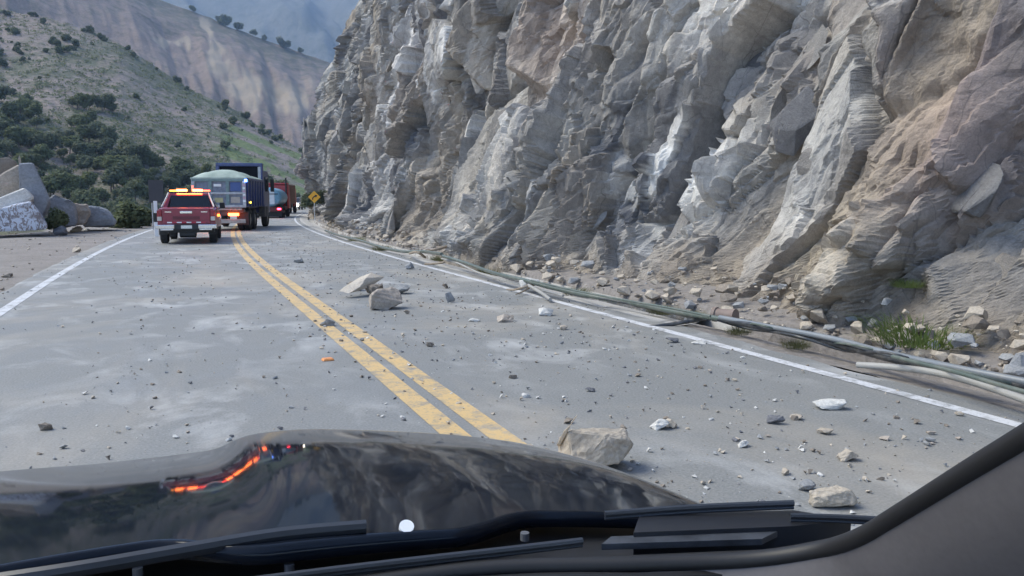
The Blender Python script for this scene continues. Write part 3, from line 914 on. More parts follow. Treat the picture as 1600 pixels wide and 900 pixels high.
hull_rock('boulder', outline([(102, 324), (118, 318), (135, 319), (140, 332), (134, 350), (112, 352)], d0 + 2.6, 2.0), M['boulder_tan'], 'middle boulder of the low rocks on the verge', 7, rough=.09)
hull_rock('boulder', outline([(130, 327), (140, 321), (155, 325), (172, 335), (181, 346), (178, 353), (130, 354)], d0 + 4, 2.2), M['boulder_grey'], 'last low grey boulder on the verge towards the pickup', 8, rough=.08)

# ------------------------------------------------------------------ plants
def leaf_cloud(name, r, n, size, seed, squash=.8, lobes=6):
    rnd = random.Random(seed)
    cs = [(Vector((rnd.uniform(-.55, .55), rnd.uniform(-.55, .55), rnd.uniform(-.35, .55))) * r, r * rnd.uniform(.35, .62)) for _ in range(lobes)]
    v, f = [], []
    for _ in range(n):
        c, cr = cs[rnd.randrange(lobes)]
        d = Vector((rnd.gauss(0, 1), rnd.gauss(0, 1), rnd.gauss(0, 1))).normalized()
        p = c + d * cr * rnd.uniform(.45, 1.05)
        p.z = p.z * squash
        a = Vector((rnd.gauss(0, 1), rnd.gauss(0, 1), rnd.gauss(0, .6))).normalized()
        b = a.cross((d + Vector((0, 0, .5))).normalized())
        b = b.normalized() if b.length > .05 else a.orthogonal().normalized()
        s = size * rnd.uniform(.6, 1.4)
        i = len(v)
        v += [p - a * s, p + b * s * .6, p + a * s, p - b * s * .6]
        f.append((i, i + 1, i + 2, i + 3))
    return raw_mesh(name, v, f)

def trunk_mesh(name, h, r, seed, limbs=4):
    rnd = random.Random(seed); m = MB()
    m.tube([(0, 0, -.3), (rnd.uniform(-.1, .1) * h, rnd.uniform(-.1, .1) * h, h * .5), (rnd.uniform(-.12, .12) * h, rnd.uniform(-.12, .12) * h, h)], r, 6, 4, .45)
    for k in range(limbs):
        a = rnd.uniform(0, 6.3); z = h * rnd.uniform(.4, .8)
        m.tube([(0, 0, z), (math.cos(a) * h * .25, math.sin(a) * h * .25, z + h * .22), (math.cos(a) * h * .42, math.sin(a) * h * .42, z + h * .5)], r * .5, 5, 3, .4)
    return raw_mesh(name, m.v, m.f)

TREES = []
for k in range(5):
    cr = leaf_cloud('crown', 2.1, 1500, .26, 40 + k, .85, 8)
    cr.materials.append([M['leaf_dark'], M['leaf_mid'], M['leaf_light'], M['leaf_mid'], M['leaf_dark']][k])
    tr = trunk_mesh('trunk', 2.2, .14, 60 + k); tr.materials.append(M['bark'])
    TREES.append((cr, tr))
def tree(name, loc, k, sc_, rz, label, cat, group, lift=2.4):
    e = empty(name, loc, rz); e.scale = (sc_, sc_, sc_)
    link('trunk', TREES[k][1], parent=e); link('crown', TREES[k][0], parent=e, loc=(0, 0, lift))
    return tag(e, label, cat, group)
rnd = random.Random(21)
n = 0
while n < 240:
    az = rnd.uniform(-13, 7.5); r = 138 + (130 + (60 if az < -3 else 0)) * rnd.random() ** 1.1
    x, y = r * math.sin(R(az)), r * math.cos(R(az))
    if fbm(np.array(x * .03), np.array(y * .03), 91) < .40: continue
    if x - float(shift(y)) > -14: continue
    z = float(terrain_z(x, y))
    k5 = rnd.randrange(5); kk = (0, 1, 2, 1, 0)[k5]
    tree('valley_tree', (x, y, z), k5, rnd.uniform(.75, 1.7), rnd.uniform(0, 6.3), ['dark leafy tree in the valley-floor thicket', 'mid-green leafy tree in the valley-floor thicket', 'pale green leafy tree in the valley-floor thicket'][kk], 'tree', 'valley trees'); n += 1
n = 0
while n < 260:
    az = rnd.uniform(-12, 9); r = rnd.uniform(225, 470)
    rr = float(np.interp(az, ridge_az, ridge_r))
    if r > rr - 2: continue
    x, y = r * math.sin(R(az)), r * math.cos(R(az))
    nn = float(fbm(np.array(x * .02 + 4), np.array(y * .02), 93))
    if 3.5 < az < 8.5 and 262 < r < 365: continue
    if nn < .54 and rnd.random() < .93 and r < rr - 12: continue
    z = float(terrain_z(x, y))
    e = tree('shrub', (x, y, z), rnd.choice((0, 1, 3, 4)), rnd.uniform(.3, 1.15), rnd.uniform(0, 6.3), 'dark shrub dotted over the dry hillside', 'shrub', 'hillside shrubs', 1.3); n += 1
for k, (x0, y0, sc_) in enumerate(((345, 33, 2.2), (352, 36, 2.6), (372, 46, 2.0), (395, 52, 1.6), (412, 58, 1.4), (440, 68, 2.4), (448, 72, 2.0), (300, 18, 1.6), (470, 78, 1.5))):
    p = D(x0, y0 + 3, 1096); p.z = float(mid_z(np.array(p.x), np.array(p.y)))
    tree('ridge_tree', p, k % 5, sc_ * 1.6, k, 'tree on the skyline ridge of the brown mountain', 'tree', 'skyline trees', 1.6)
# loose low scrub over the hillside: one mass
v, f = [], []
n = 0
while n < 9000:
    az = rnd.uniform(-13, 9.5); r = rnd.uniform(150, 470)
    if r > float(np.interp(az, ridge_az, ridge_r)) - 1: continue
    x, y = r * math.sin(R(az)), r * math.cos(R(az))
    n += 1
    if 3.5 < az < 8.5 and 262 < r < 375 and rnd.random() < .8: continue
    if x - float(shift(y)) > -16 or rnd.random() > .25 + .9 * float(fbm(np.array(x * .025), np.array(y * .025), 95)) ** 2 * 2: continue
    z = float(terrain_z(x, y)); s0 = rnd.uniform(.25, .8)
    for _ in range(7):
        c = Vector((x + rnd.gauss(0, s0), y + rnd.gauss(0, s0), z + rnd.uniform(.1, s0)))
        a = Vector((rnd.gauss(0, 1), rnd.gauss(0, 1), rnd.gauss(0, .7))).normalized() * s0 * .6
        b = a.orthogonal().normalized() * s0 * .45
        i = len(v); v += [c - a, c + b, c + a, c - b]; f.append((i, i + 1, i + 2, i + 3))
setting(link('undergrowth', raw_mesh('undergrowth', v, f), M['leaf_mid']), 'stuff', 'low grey-green scrub over the hillside')

def blades(name, n, h, spread, seed):
    rnd = random.Random(seed); v, f = [], []
    for _ in range(n):
        a = rnd.uniform(0, 6.3); q = spread * math.sqrt(rnd.random()) * .6
        b = Vector((math.cos(a) * q, math.sin(a) * q, -.02))
        o = Vector((math.cos(a + rnd.gauss(0, .5)), math.sin(a + rnd.gauss(0, .5)), 0)) * h * rnd.uniform(.3, 1.5)
        hh = h * rnd.uniform(.15, 1.1); w = Vector((-math.sin(a), math.cos(a), 0)) * h * .022
        i = len(v)
        v += [b - w, b + w, b + o * .45 + w * .8 + Vector((0, 0, hh * .7)), b + o * .45 - w * .8 + Vector((0, 0, hh * .7)), b + o + Vector((0, 0, hh))]
        f += [(i, i + 1, i + 2, i + 3), (i + 3, i + 2, i + 4)]
    return raw_mesh(name, v, f)
TUFT = [blades('tuft', 520, .13, .40, 70 + k) for k in range(3)]
for t_ in TUFT: t_.materials.append(M['grass'])
P0Y = np.maximum.accumulate(CP[..., 1], axis=0); P0X = CP[..., 0]
def on_cliff(px, py):
    """point of the rock face seen there"""
    d = ray(px, py); best = None
    for k in range(400):
        t = 6 + k * .15
        p = Vector((0, 0, CAMZ)) + d * t
        if p.z < -.3: break
        j = min(np.searchsorted(H, p.z), len(H) - 1)
        xs_ = np.interp(p.y, P0Y[:, j], P0X[:, j])
        if p.x >= xs_: return Vector((xs_, p.y, p.z))
    return Vector((0, 0, CAMZ)) + d * 9
for k, (x, y, sc_, lb) in enumerate((
    (1450, 520, 2.0, 'bright green grass clump on the dirt bank above the pipes'),
    (1438, 440, .7, 'small green tuft on the earthy bank, highest of the bank plants'),
    (770, 425, 1.5, 'grass clump below the dark wedge of rock by the pipe'),
    (810, 436, 1.3, 'grass clump at the foot of the rock where the pipe bends'),
    (690, 404, 1.1, 'grass tuft beside the tangle of cut pipes'),
    (600, 388, 1.2, 'grass tuft along the gutter short of the pipe tangle'),
    (560, 374, 1.3, 'grass tuft along the far stretch of gutter'),
    (1040, 484, .8, 'green weeds hanging over the wet gutter'),
    (1090, 490, .6, 'weeds by the pipe joint at the end of the wet gutter'),
    (1160, 515, .6, 'weeds beneath the dark pipe after its joint'),
    (1250, 536, .6, 'weeds in the verge under the dark pipe bundle'),
    (905, 455, .9, 'sparse weeds behind the green hose'),
)):
    p = on_cliff(x, y) if y < 520 and k < 5 else G(x, y, .05)
    if k == 0: p = on_cliff(x, y)
    o = link('grass_tuft', TUFT[k % 3], loc=(p.x - (.22 if k < 2 else .05), p.y - (.12 if k < 2 else 0), p.z - (.02 if k < 2 else .03)), rot=(0, 0, k), scale=(sc_,) * 3)
    if k < 2:
        o.data = o.data.copy(); o.data.materials[0] = M['grass_green']
    tag(o, lb, 'grass tuft', 'grass tufts on the verge')
bush = leaf_cloud('bush', .9, 1600, .11, 33, .9, 8); bush.materials.append(M['leaf_mid'])
bush2 = leaf_cloud('bush', .9, 1500, .12, 34, 1.0, 7); bush2.materials.append(M['leaf_dark'])
p = D(88, 352, 38.4); tag(link('bush', bush, loc=(p.x, p.y, .55), scale=(.62, .62, .75)), 'round green bush between the painted boulder and the low grey boulders', 'bush')
for x, y, d, s_, lb in ((483, 322, 66, .85, 'dark bush behind the yellow diamond sign'), (499, 318, 64, .8, 'leafy bush clinging to the rock above the sign')):
    p = D(x, y, d)
    tag(link('bush', bush2, loc=(p.x, p.y, max(p.z + .3, .8)), scale=(s_,) * 3), lb, 'bush')
for x, y, d, s_, lb in ((200, 338, 47, 1.3, 'yellow-green bush on the verge left of the marker post'), (222, 345, 50, 1.0, 'low bush on the verge nearest the marker post')):
    p = D(x, y, d)
    tag(link('bush', bush, loc=(p.x, p.y, .35), scale=(s_,) * 3), lb, 'bush')

# ------------------------------------------------------------------ pipes and hoses along the rock foot
def mat_pipe(name, col, rough=.4):
    t = NT(name); a = t.noise(7, 5, .65); b = t.noise(1.3, 4, .6)
    c = t.mix(t.ramp(a, [(.45, 0.0), (.8, .5)]), col, (.30, .27, .23))
    return t.out(t.mix(t.ramp(b, [(.4, 0.0), (.8, .4)]), c, tuple(x * 1.5 + .03 for x in col)), rough)
pk = mat_pipe('pipe_black', (.03, .034, .04)); pg = mat_pipe('pipe_green', (.085, .11, .095)); pw = mat_pipe('pipe_pale', (.30, .295, .28), .6); pgr = mat_pipe('pipe_grey', (.17, .19, .21))
wood = mat_pipe('cut_wood', (.24, .19, .14), .9)
def pipe(name, px, r, mat, label, cat='pipe', taper=1.0):
    m = MB().tube([G(x, y, z) for x, y, z in px], r * .78, 10, 6, taper)
    return tag(m.build(name, mat, smooth=True), label, cat, 'pipes along the gutter')
pipe('pipe', [(1720, 630, .16), (1600, 602, .17), (1500, 583, .16), (1400, 562, .14), (1310, 538, .13), (1230, 520, .14), (1180, 509, .16), (1130, 499, .14)], .045, pk, 'thick black pipe sweeping along the verge at the right edge')
pipe('pipe', [(1720, 622, .2), (1600, 596, .2), (1480, 572, .2), (1380, 550, .18), (1300, 529, .18), (1200, 510, .18), (1125, 496, .16)], .036, pgr, 'dark grey pipe lying behind the thick black pipe')
pipe('pipe', [(1720, 668, .1), (1600, 624, .12), (1520, 597, .13), (1460, 582, .13), (1400, 574, .1), (1340, 570, .06)], .036, pw, 'pale grey pipe crossing in front of the black pipe')
pipe('pipe', [(1720, 640, .24), (1600, 612, .24), (1500, 583, .23), (1440, 568, .22), (1395, 557, .2)], .022, pg, 'thin greenish pipe lying on top of the bundle')
pipe('hose', [(1130, 499, .14), (1060, 488, .12), (980, 472, .12), (920, 462, .14), (860, 449, .16), (820, 438, .2), (770, 426, .18), (725, 410, .2), (692, 400, .25)], .042, pg, 'grey-green pipe running along the wet gutter to the tangle', 'pipe')
pipe('hose', [(1110, 494, .2), (1040, 480, .2), (960, 466, .2), (880, 450, .22), (830, 438, .24)], .018, pg, 'thin green hose above the grey-green pipe', 'hose')
pipe('hose', [(880, 462, .1), (830, 449, .1), (780, 436, .1), (745, 425, .12), (715, 411, .16), (690, 404, .16)], .024, pw, 'pale thin pipe beside the grey-green pipe at the bend', 'pipe')
pipe('pipe', [(690, 397, .26), (660, 393, .18), (630, 393, .12), (595, 386, .12), (560, 375, .14), (530, 368, .14), (508, 360, .1)], .05, pg, 'far green-grey pipe lying along the gutter beyond the tangle')
pipe('pipe', [(826, 446, .14), (845, 457, .08), (860, 468, .05)], .035, pw, 'short broken white pipe lying across the gutter')
pipe('branch', [(835, 444, .16), (815, 450, .1), (802, 453, .04), (792, 452, .03)], .03, wood, 'brown cut branch across the gutter by the broken white pipe', 'branch', .5)
pipe('branch', [(833, 446, .12), (818, 455, .06), (806, 460, .04)], .022, wood, 'thin brown stick under the cut branch', 'branch', .5)
pipe('branch', [(730, 382, .35), (705, 384, .3), (680, 390, .22), (655, 394, .14)], .05, wood, 'bent brown branch in the tangle at the rock foot', 'branch', .6)
pipe('branch', [(664, 413, .05), (680, 412, .08), (694, 410, .12)], .03, wood, 'short dark stick pointing out of the tangle over the gutter', 'branch')
pipe('branch', [(640, 396, .1), (652, 394, .3), (664, 402, .12)], .04, wood, 'curved twig at the far end of the tangle', 'branch')
pipe('hose', [(1012, 512, -.02), (1060, 505, .03), (1100, 498, .08), (1128, 497, .12)], .03, pk, 'black hose end lying across the wet gutter', 'hose')
pipe('cable', [(1690, 612, .1), (1570, 590, .2), (1480, 578, .1), (1390, 552, .22), (1320, 548, .08), (1240, 524, .18), (1170, 514, .06), (1120, 500, .16)], .016, pk, 'thin black cable weaving through the pipe bundle', 'cable')
pipe('cable', [(1640, 616, .05), (1520, 584, .24), (1430, 566, .1), (1340, 540, .2), (1260, 531, .05), (1190, 508, .2), (1140, 505, .05)], .013, pg, 'thin dark green cable crossing over the pipe bundle', 'cable')
pipe('cable', [(1105, 500, .1), (1020, 484, .05), (950, 468, .14), (900, 462, .05), (850, 445, .18), (800, 438, .06), (745, 417, .16), (700, 408, .05)], .014, pk, 'thin black cable trailing along the green pipe to the tangle', 'cable')
p = G(828, 442, .15)
tag(link('rock', rock_mesh('rock', (.36, .3, .24), 611, 14, 2), M['rock_pale'], loc=(p.x, p.y, .08)), 'pale rock resting on the green pipe by the broken white pipe', 'rock')
p = G(1132, 503, .05)
j = MB().cyl((0, 0, 0), (-.4, .9, .0), .075, .26, 14).cyl((-.05, .11, 0), (-.4, .9, 0), .09, .04, 14).cyl((.05, -.11, 0), (-.4, .9, 0), .09, .04, 14)
tag(j.build('pipe_coupling', mat_pipe('coupling', (.2, .15, .13), .7), loc=(p.x, p.y, .13), smooth=True), 'brown pipe coupling where the green and black pipes meet', 'coupling')

# ------------------------------------------------------------------ road furniture
def sign_mats():
    return flat('sign_yellow', (.80, .40, .03), .5, vary=.06), flat('sign_black', (.02, .02, .02), .6), flat('post_grey', (.42, .43, .44), .5)
sy, sb, pgm = sign_mats()
def W(e, mb, name, mat, **kw): return mb.build(name, mat, e, **kw)
b = D(492, 345, 60); e = empty('warning_sign', (b.x, b.y, 0), R(-12))
s = .43; zc = 1.5 + (311 - 308) / 1280 * 60
mb = MB(); q = [(-s, 0), (0, -s), (s, 0), (0, s)]
mb.add([(x, -.03, zc + z) for x, z in q] + [(x, -.012, zc + z) for x, z in q], [(0, 1, 2, 3), (7, 6, 5, 4), (0, 4, 5, 1), (1, 5, 6, 2), (2, 6, 7, 3), (3, 7, 4, 0)])
W(e, mb, 'panel', sy)
ar = MB()
def arrow(pts, w, head):
    for (x0, z0), (x1, z1) in zip(pts[:-1], pts[1:]):
        d = Vector((x1 - x0, z1 - z0)).normalized(); n = Vector((-d.y, d.x)) * w
        ar.hexa([(x0 - n.x, -.038, zc + z0 - n.y), (x1 - n.x, -.038, zc + z1 - n.y), (x1 - n.x, -.0325, zc + z1 - n.y), (x0 - n.x, -.0325, zc + z0 - n.y),
                 (x0 + n.x, -.038, zc + z0 + n.y), (x1 + n.x, -.038, zc + z1 + n.y), (x1 + n.x, -.0325, zc + z1 + n.y), (x0 + n.x, -.0325, zc + z0 + n.y)])
    (x0, z0), (x1, z1) = pts[-2], pts[-1]
    d = Vector((x1 - x0, z1 - z0)).normalized(); n = Vector((-d.y, d.x)) * head; tip = Vector((x1, z1)) + d * head * 1.5
    ar.add([(x1 - n.x, -.04, zc + z1 - n.y), (x1 + n.x, -.04, zc + z1 + n.y), (tip.x, -.04, zc + tip.y)], [(0, 1, 2)])
arrow([(-.12, -.19), (-.1, -.06), (-.02, .02), (.07, .06)], .04, .11)
W(e, ar, 'arrow', sb)
W(e, MB().cyl((0, .02, zc / 2), (0, 0, 1), .035, zc, 10), 'post', pgm)
tag(e, 'yellow diamond bend sign with black arrow at the rock foot', 'road sign')

b = D(244, 347, 36); e = empty('marker_post', (b.x, b.y, 0), R(-YAW + 25))
wp = flat('post_white', (.78, .78, .78), .5, vary=.06)
W(e, MB().box(-.07, .07, -.03, .03, -.1, .58, .012), 'lower_band', wp); W(e, MB().box(-.065, .065, -.027, .027, .58, .94, .01), 'black_band', sb); W(e, MB().box(-.07, .07, -.03, .03, .94, 1.42, .012), 'upper_band', wp)
tag(e, 'black and white marker post on the verge left of the red pickup', 'marker post')
b = D(246, 345, 44); e = empty('sign_board', (b.x, b.y, 0), R(-10))
dk = flat('sign_back', (.055, .05, .055), .6)
W(e, MB().box(-.34, .34, -.02, .02, 1.32, 2.42, .01), 'panel', dk); W(e, MB().cyl((-.22, .05, .66), (0, 0, 1), .03, 1.34, 8), 'post', pgm); W(e, MB().cyl((.22, .05, .66), (0, 0, 1), .03, 1.34, 8), 'post', pgm)
tag(e, 'dark sign board seen from behind, left of the red pickup', 'road sign')

# ------------------------------------------------------------------ vehicles ahead
rubber = flat('tyre_rubber', (.022, .022, .024), .85); steel = flat('rim_steel', (.30, .30, .31), .4, .6)
chrome = flat('chrome', (.75, .76, .78), .12, 1.0, .03); blackp = flat('black_plastic', (.022, .023, .026), .55)
glassd = flat('dark_glass', (.012, .013, .016), .05, 0, .05)
def wheel(e, x, y, r, w, mat=rubber):
    m = MB(); n = 24; prof = [(-.5, .62), (-.5, .88), (-.38, 1.0), (.38, 1.0), (.5, .88), (.5, .62)]
    v, f = [], []
    for i in range(n):
        t = 2 * math.pi * i / n
        for a, q in prof: v.append((x + a * w, y + math.cos(t) * q * r, r + math.sin(t) * q * r))
    k = len(prof)
    for i in range(n):
        for j in range(k - 1):
            f.append((i * k + j, i * k + j + 1, ((i + 1) % n) * k + j + 1, ((i + 1) % n) * k + j))
    m.add(v, f)
    t_ = m.build('wheel', mat, e, smooth=True)
    m2 = MB().cyl((x, y, r), (1, 0, 0), r * .63, w * .7, 20).cyl((x, y, r), (1, 0, 0), r * .2, w * .95, 12)
    m2.build('rim', steel, t_, smooth=True)

def loft(sections, mat, name, e, smooth=True):
    """sections: list of (y, [(x,z)...]) equal count"""
    m = MB(); n = len(sections[0][1]); v, f = [], []
    for y, s_ in sections: v += [(x, y if not callable(y) else y(z), z) for x, z in s_]
    for i in range(len(sections) - 1):
        for k in range(n): f.append((i * n + k, i * n + (k + 1) % n, (i + 1) * n + (k + 1) % n, (i + 1) * n + k))
    f.append(list(range(n))[::-1]); f.append([(len(sections) - 1) * n + k for k in range(n)])
    m.add(v, f)
    return m.build(name, mat, e, smooth=smooth)
def sec(w, z0, z1, tw=None, c=.06):
    tw = w if tw is None else tw
    return [(-w, z0 + c), (-w + c, z0), (w - c, z0), (w, z0 + c), (tw, z1 - c), (tw - c, z1), (-tw + c, z1), (-tw, z1 - c)]

def pickup():
    b = G(293, 381.5); e = empty('pickup_truck', (b.x, b.y, 0), R(-5))
    red = flat('red_paint', (.24, .018, .042), .3, 0, .1, coat=.4)
    loft([(.04, sec(.90, .62, 1.17, .88)), (.25, sec(.925, .56, 1.2, .9)), (1.6, sec(.925, .5, 1.22, .9)), (3.6, sec(.925, .45, 1.2, .9)), (4.7, sec(.92, .45, 1.1, .86)), (5.2, sec(.84, .48, 1.0, .76))], red, 'body', e)
    tg = W(e, MB().box(-.74, .74, -.012, .05, .68, 1.19, .02), 'tailgate', red)
    W(tg, MB().box(-.19, .19, -.05, -.014, 1.02, 1.10, .012), 'handle', chrome)
    W(tg, MB().box(-.42, .42, -.022, -.013, .82, .93, .004), 'badge_strip', flat('maroon_trim', (.13, .02, .03), .5))
    for sx in (-1, 1): W(tg, MB().box(sx * .56 - .1, sx * .56 + .1, -.03, -.014, 1.06, 1.085), 'reflector', chrome)
    cab = MB()
    cab.hexa([(-.88, 1.62, 1.15), (.88, 1.62, 1.15), (.88, 3.85, 1.15), (-.88, 3.85, 1.15), (-.66, 1.86, 1.70), (.66, 1.86, 1.70), (.64, 3.0, 1.71), (-.64, 3.0, 1.71)])
    cb = W(e, cab, 'cab', red)
    W(cb, MB().hexa([(-.74, 1.60, 1.2), (.74, 1.60, 1.2), (.74, 1.68, 1.2), (-.74, 1.68, 1.2), (-.61, 1.795, 1.63), (.61, 1.795, 1.63), (.61, 1.86, 1.63), (-.61, 1.86, 1.63)]), 'rear_window', glassd)
    for sx in (-1, 1):
        W(cb, MB().hexa([(sx * .86, 1.8, 1.2), (sx * .885, 1.8, 1.2), (sx * .885, 3.5, 1.2), (sx * .86, 3.5, 1.2), (sx * .68, 2.0, 1.62), (sx * .70, 2.0, 1.62), (sx * .70, 3.0, 1.62), (sx * .68, 3.0, 1.62)]), 'side_window', glassd)
        # grey roll bar running down to the bed sides
        W(e, MB().tube([(sx * .66, 1.55, 1.70), (sx * .72, 1.35, 1.52), (sx * .84, .95, 1.22)], .035, 8, 4), 'roll_bar', flat('grey_bar', (.33, .33, .35), .4, .3))
        tl = W(e, MB().box(sx * .83 - .075, sx * .83 + .075, -.015, .12, .76, 1.13, .02), 'tail_light', flat('lens_red', (.28, .015, .03), .2))
        W(tl, MB().box(sx * .83 - .07, sx * .83 + .07, -.024, .02, .78, .92, .012), 'lens', flat('lens_white', (.55, .5, .45), .25))
        bp = W(e, MB().box(sx * .66 - .29, sx * .66 + .29, -.17, .02, .52, .655, .02), 'bumper', chrome)
        W(bp, MB().box(sx * .60 - .2, sx * .60 + .2, -.19, -.02, .47, .515, .01), 'step', chrome)
        W(e, MB().box(sx * .78 - .14, sx * .78 + .14, .56, .58, .3, .62, .005), 'mud_flap', blackp)
        W(e, MB().hexa([(sx * .93, 3.3, 1.16), (sx * 1.12, 3.3, 1.16), (sx * 1.12, 3.42, 1.16), (sx * .93, 3.42, 1.16), (sx * .93, 3.3, 1.36), (sx * 1.1, 3.3, 1.36), (sx * 1.1, 3.42, 1.36), (sx * .93, 3.42, 1.36)]), 'mirror', blackp)
    W(e, MB().box(-.38, .38, -.11, .03, .48, .66, .015), 'bumper_center', blackp)
    W(e, MB().box(-.17, .17, -.122, -.111, .525, .63), 'number_plate', flat('plate_white', (.75, .74, .68), .5, vary=.25, scale=40))
    for k in range(8):
        x = -.60 + k * .15
        W(e, MB().box(x, x + .15, -.022, -.0125, .705, .745), 'tape_strip', flat('tape_white', (.8, .78, .76), .35) if k % 2 == 0 else flat('tape_red', (.45, .01, .04), .35))
    W(e, MB().box(-.86, .86, .1, 4.9, .38, .56, .03).prism([(.15, .4), (.15, .28), (.5, .2), (.9, .28), (.9, .4)], -.25, .25), 'chassis', blackp)
    for sx in (-1, 1):
        for y in (.95, 4.1): wheel(e, sx * .78, y, .37, .25)
    lb = W(e, MB().box(-.68, .68, 1.9, 2.25, 1.73, 1.765, .01).box(-.06, .06, 1.92, 2.2, 1.765, 1.83, .01), 'light_bar', blackp)
    am = glow('amber_lamp', (1.0, .2, .04), 7); am2 = glow('amber_dim', (1.0, .30, .04), 2.2)
    W(lb, MB().box(-.44, -.10, 1.89, 2.24, 1.77, 1.845, .015), 'lamp', am); W(lb, MB().box(.10, .42, 1.89, 2.24, 1.77, 1.845, .015), 'lamp', am)
    W(lb, MB().box(-.66, -.48, 1.91, 2.22, 1.768, 1.815, .012), 'lamp', am2); W(lb, MB().box(.45, .66, 1.91, 2.22, 1.768, 1.82, .012), 'lamp', glow('red_lamp', (1.0, .06, .03), 4))
    W(e, MB().box(-.42, .42, 1.79, 1.83, 1.665, 1.69, .004), 'high_brake_light', glow('brake_strip', (1.0, .12, .03), 5))
    W(e, MB().cyl((.06, 2.5, 1.86), (0, 0, 1), .035, .26, 8), 'antenna', flat('pink_white', (.7, .5, .5), .5))
    tag(e, 'dark red pickup with amber light bar following the dump truck', 'pickup truck')
pickup()

def dump_truck():
    rb = G(345, 361); e = empty('dump_truck', (rb.x, rb.y, 0), R(-14))
    blue = flat('blue_paint', (.022, .04, .15), .4, 0, .25, coat=.3); teal = flat('teal_frame', (.17, .25, .25), .55, vary=.2); pan = flat('gate_panel', (.18, .20, .25), .55, vary=.3)
    pale = flat('gate_pale', (.42, .43, .45), .55, vary=.25); dirty = flat('chassis_grey', (.07, .068, .07), .8, vary=.4); yel = flat('gate_yellow', (.40, .37, .2), .6, vary=.2)
    bed = W(e, MB().hexa([(-1.16, .1, 1.12), (1.16, .1, 1.12), (1.16, 5.2, 1.12), (-1.16, 5.2, 1.12), (-1.22, .06, 2.42), (1.22, .06, 2.42), (1.22, 5.2, 2.42), (-1.22, 5.2, 2.42)]), 'dump_body', blue)
    for k in range(7):
        for sx in (-1, 1): W(bed, MB().box(sx * 1.21 - .05, sx * 1.21 + .05, .3 + k * .78, .42 + k * .78, 1.14, 2.40, .01), 'rib', blue)
    for sx in (-1, 1): W(bed, MB().box(sx * 1.22 - .06, sx * 1.22 + .06, .02, 5.22, 2.38, 2.50, .02), 'top_rail', blue)
    gate = W(e, MB().box(-1.18, 1.18, .0, .07, 1.1, 2.42, .01), 'tailgate', pan)
    for z0, z1 in ((2.32, 2.48), (1.72, 1.82), (1.1, 1.22)): W(gate, MB().box(-1.2, 1.2, -.07, 0.0, z0, z1, .015), 'rail', teal if z0 > 2 else pale)
    for x in (-1.16, -.40, .38, 1.13): W(gate, MB().box(x - .075, x + .075, -.06, -.002, 1.1, 2.45, .015), 'rib', teal if abs(x) < 1 else pale)
    for x0, x1, z0, z1, m in ((-.24, .1, 2.08, 2.2, wp), (-.22, .16, 1.34, 1.56, yel), (.52, .92, 1.32, 1.6, flat('gate_beige', (.42, .37, .32), .6)), (.5, .98, 1.86, 2.28, flat('gate_blue', (.055, .1, .27), .5))):
        W(gate, MB().box(x0, x1, -.02, -.003, z0, z1, .004), 'plate', m)
    # tarpaulin heaped over the load
    nx, ny = 25, 41
    P = np.zeros((nx, ny, 3)); gx = np.linspace(-1.25, 1.25, nx); gy = np.linspace(-.05, 5.25, ny)
    for i, x in enumerate(gx):
        for j, y in enumerate(gy):
            k = max(0, 1 - (x / 1.25) ** 2); yy = (y + .05) / 5.3
            h = .43 * k ** .8 * (.62 + .38 * math.sin(math.pi * min(1, yy * 1.6))) * (min(1, yy * 14) ** .5) * (min(1, (1 - yy) * 10) ** .5)
            P[i, j] = (x, y, 2.5 + h + .05 * (float(fbm(np.array(x * 2.2), np.array(y * 1.6), 15)) - .5) * min(1, k * 3) - .035 * abs(math.sin(y * 2.6 + x)) * k)
    tm = NT('tarpaulin'); f_ = tm.noise(1.6, 5, .6); tm.out(tm.ramp(f_, [(.3, (.24, .31, .27)), (.7, (.40, .47, .42))]), .7); tm.bump(f_, .3, .05)
    link('tarpaulin', grid_mesh('tarpaulin', P[:, ::-1], smooth=True), tm.m, e)
    W(e, MB().box(-1.27, 1.27, -.08, .0, 2.42, 2.5, .01), 'tarpaulin_hem', tm.m)
    cab = W(e, MB().box(-1.2, 1.2, 5.75, 7.7, .75, 3.05, .08, (.95, .94)), 'cab', blue)
    W(cab, MB().box(-.85, .85, 5.79, 5.82, 2.2, 2.85), 'rear_window', glassd)
    hb = W(e, MB().box(-1.2, 1.2, 5.3, 5.7, 3.22, 3.4, .05).box(-1.2, -1.02, 5.3, 5.62, 1.2, 3.25, .03).box(1.02, 1.2, 5.3, 5.62, 1.2, 3.25, .03), 'headboard', blue)
    W(hb, MB().box(-1.02, 1.02, 5.42, 5.5, 2.3, 3.22), 'back_plate', flat('matte_black', (.012, .013, .018), .9, spec=.1))
    W(hb, MB().box(.96, 1.1, 5.28, 5.3, 2.5, 3.2), 'edge_strip', pale)
    for sx in (-1, 1): W(cab, MB().box(sx * 1.19 - .02, sx * 1.19 + .02, 6.2, 7.3, 1.9, 2.7, .01), 'side_window', glassd); W(cab, MB().box(sx * 1.38 - .1, sx * 1.38 + .1, 7.4, 7.5, 1.9, 2.6, .02), 'mirror', blackp)
    W(e, MB().box(-.45, .45, .1, 7.5, .72, 1.1, .02).box(-1.1, 1.1, .15, .3, .85, 1.05, .02), 'chassis', dirty)
    W(e, MB().box(-1.1, 1.15, -.05, .06, .36, .56, .02), 'rear_bumper', flat('bumper_pale', (.36, .34, .31), .6, vary=.3))
    W(e, MB().box(-1.0, 1.0, -.02, .05, .98, 1.06, .01), 'cross_bar', flat('bumper_pale', (.3, .3, .3), .6))
    for y in (5.3, 6.1): W(e, MB().box(.95, 1.25, y, y + .6, .55, 1.1, .03), 'side_tank', dirty)
    for y in (1.05, 2.4):
        for sx in (-1, 1):
            for q in (.78, 1.09): wheel(e, sx * q, y, .52, .27)
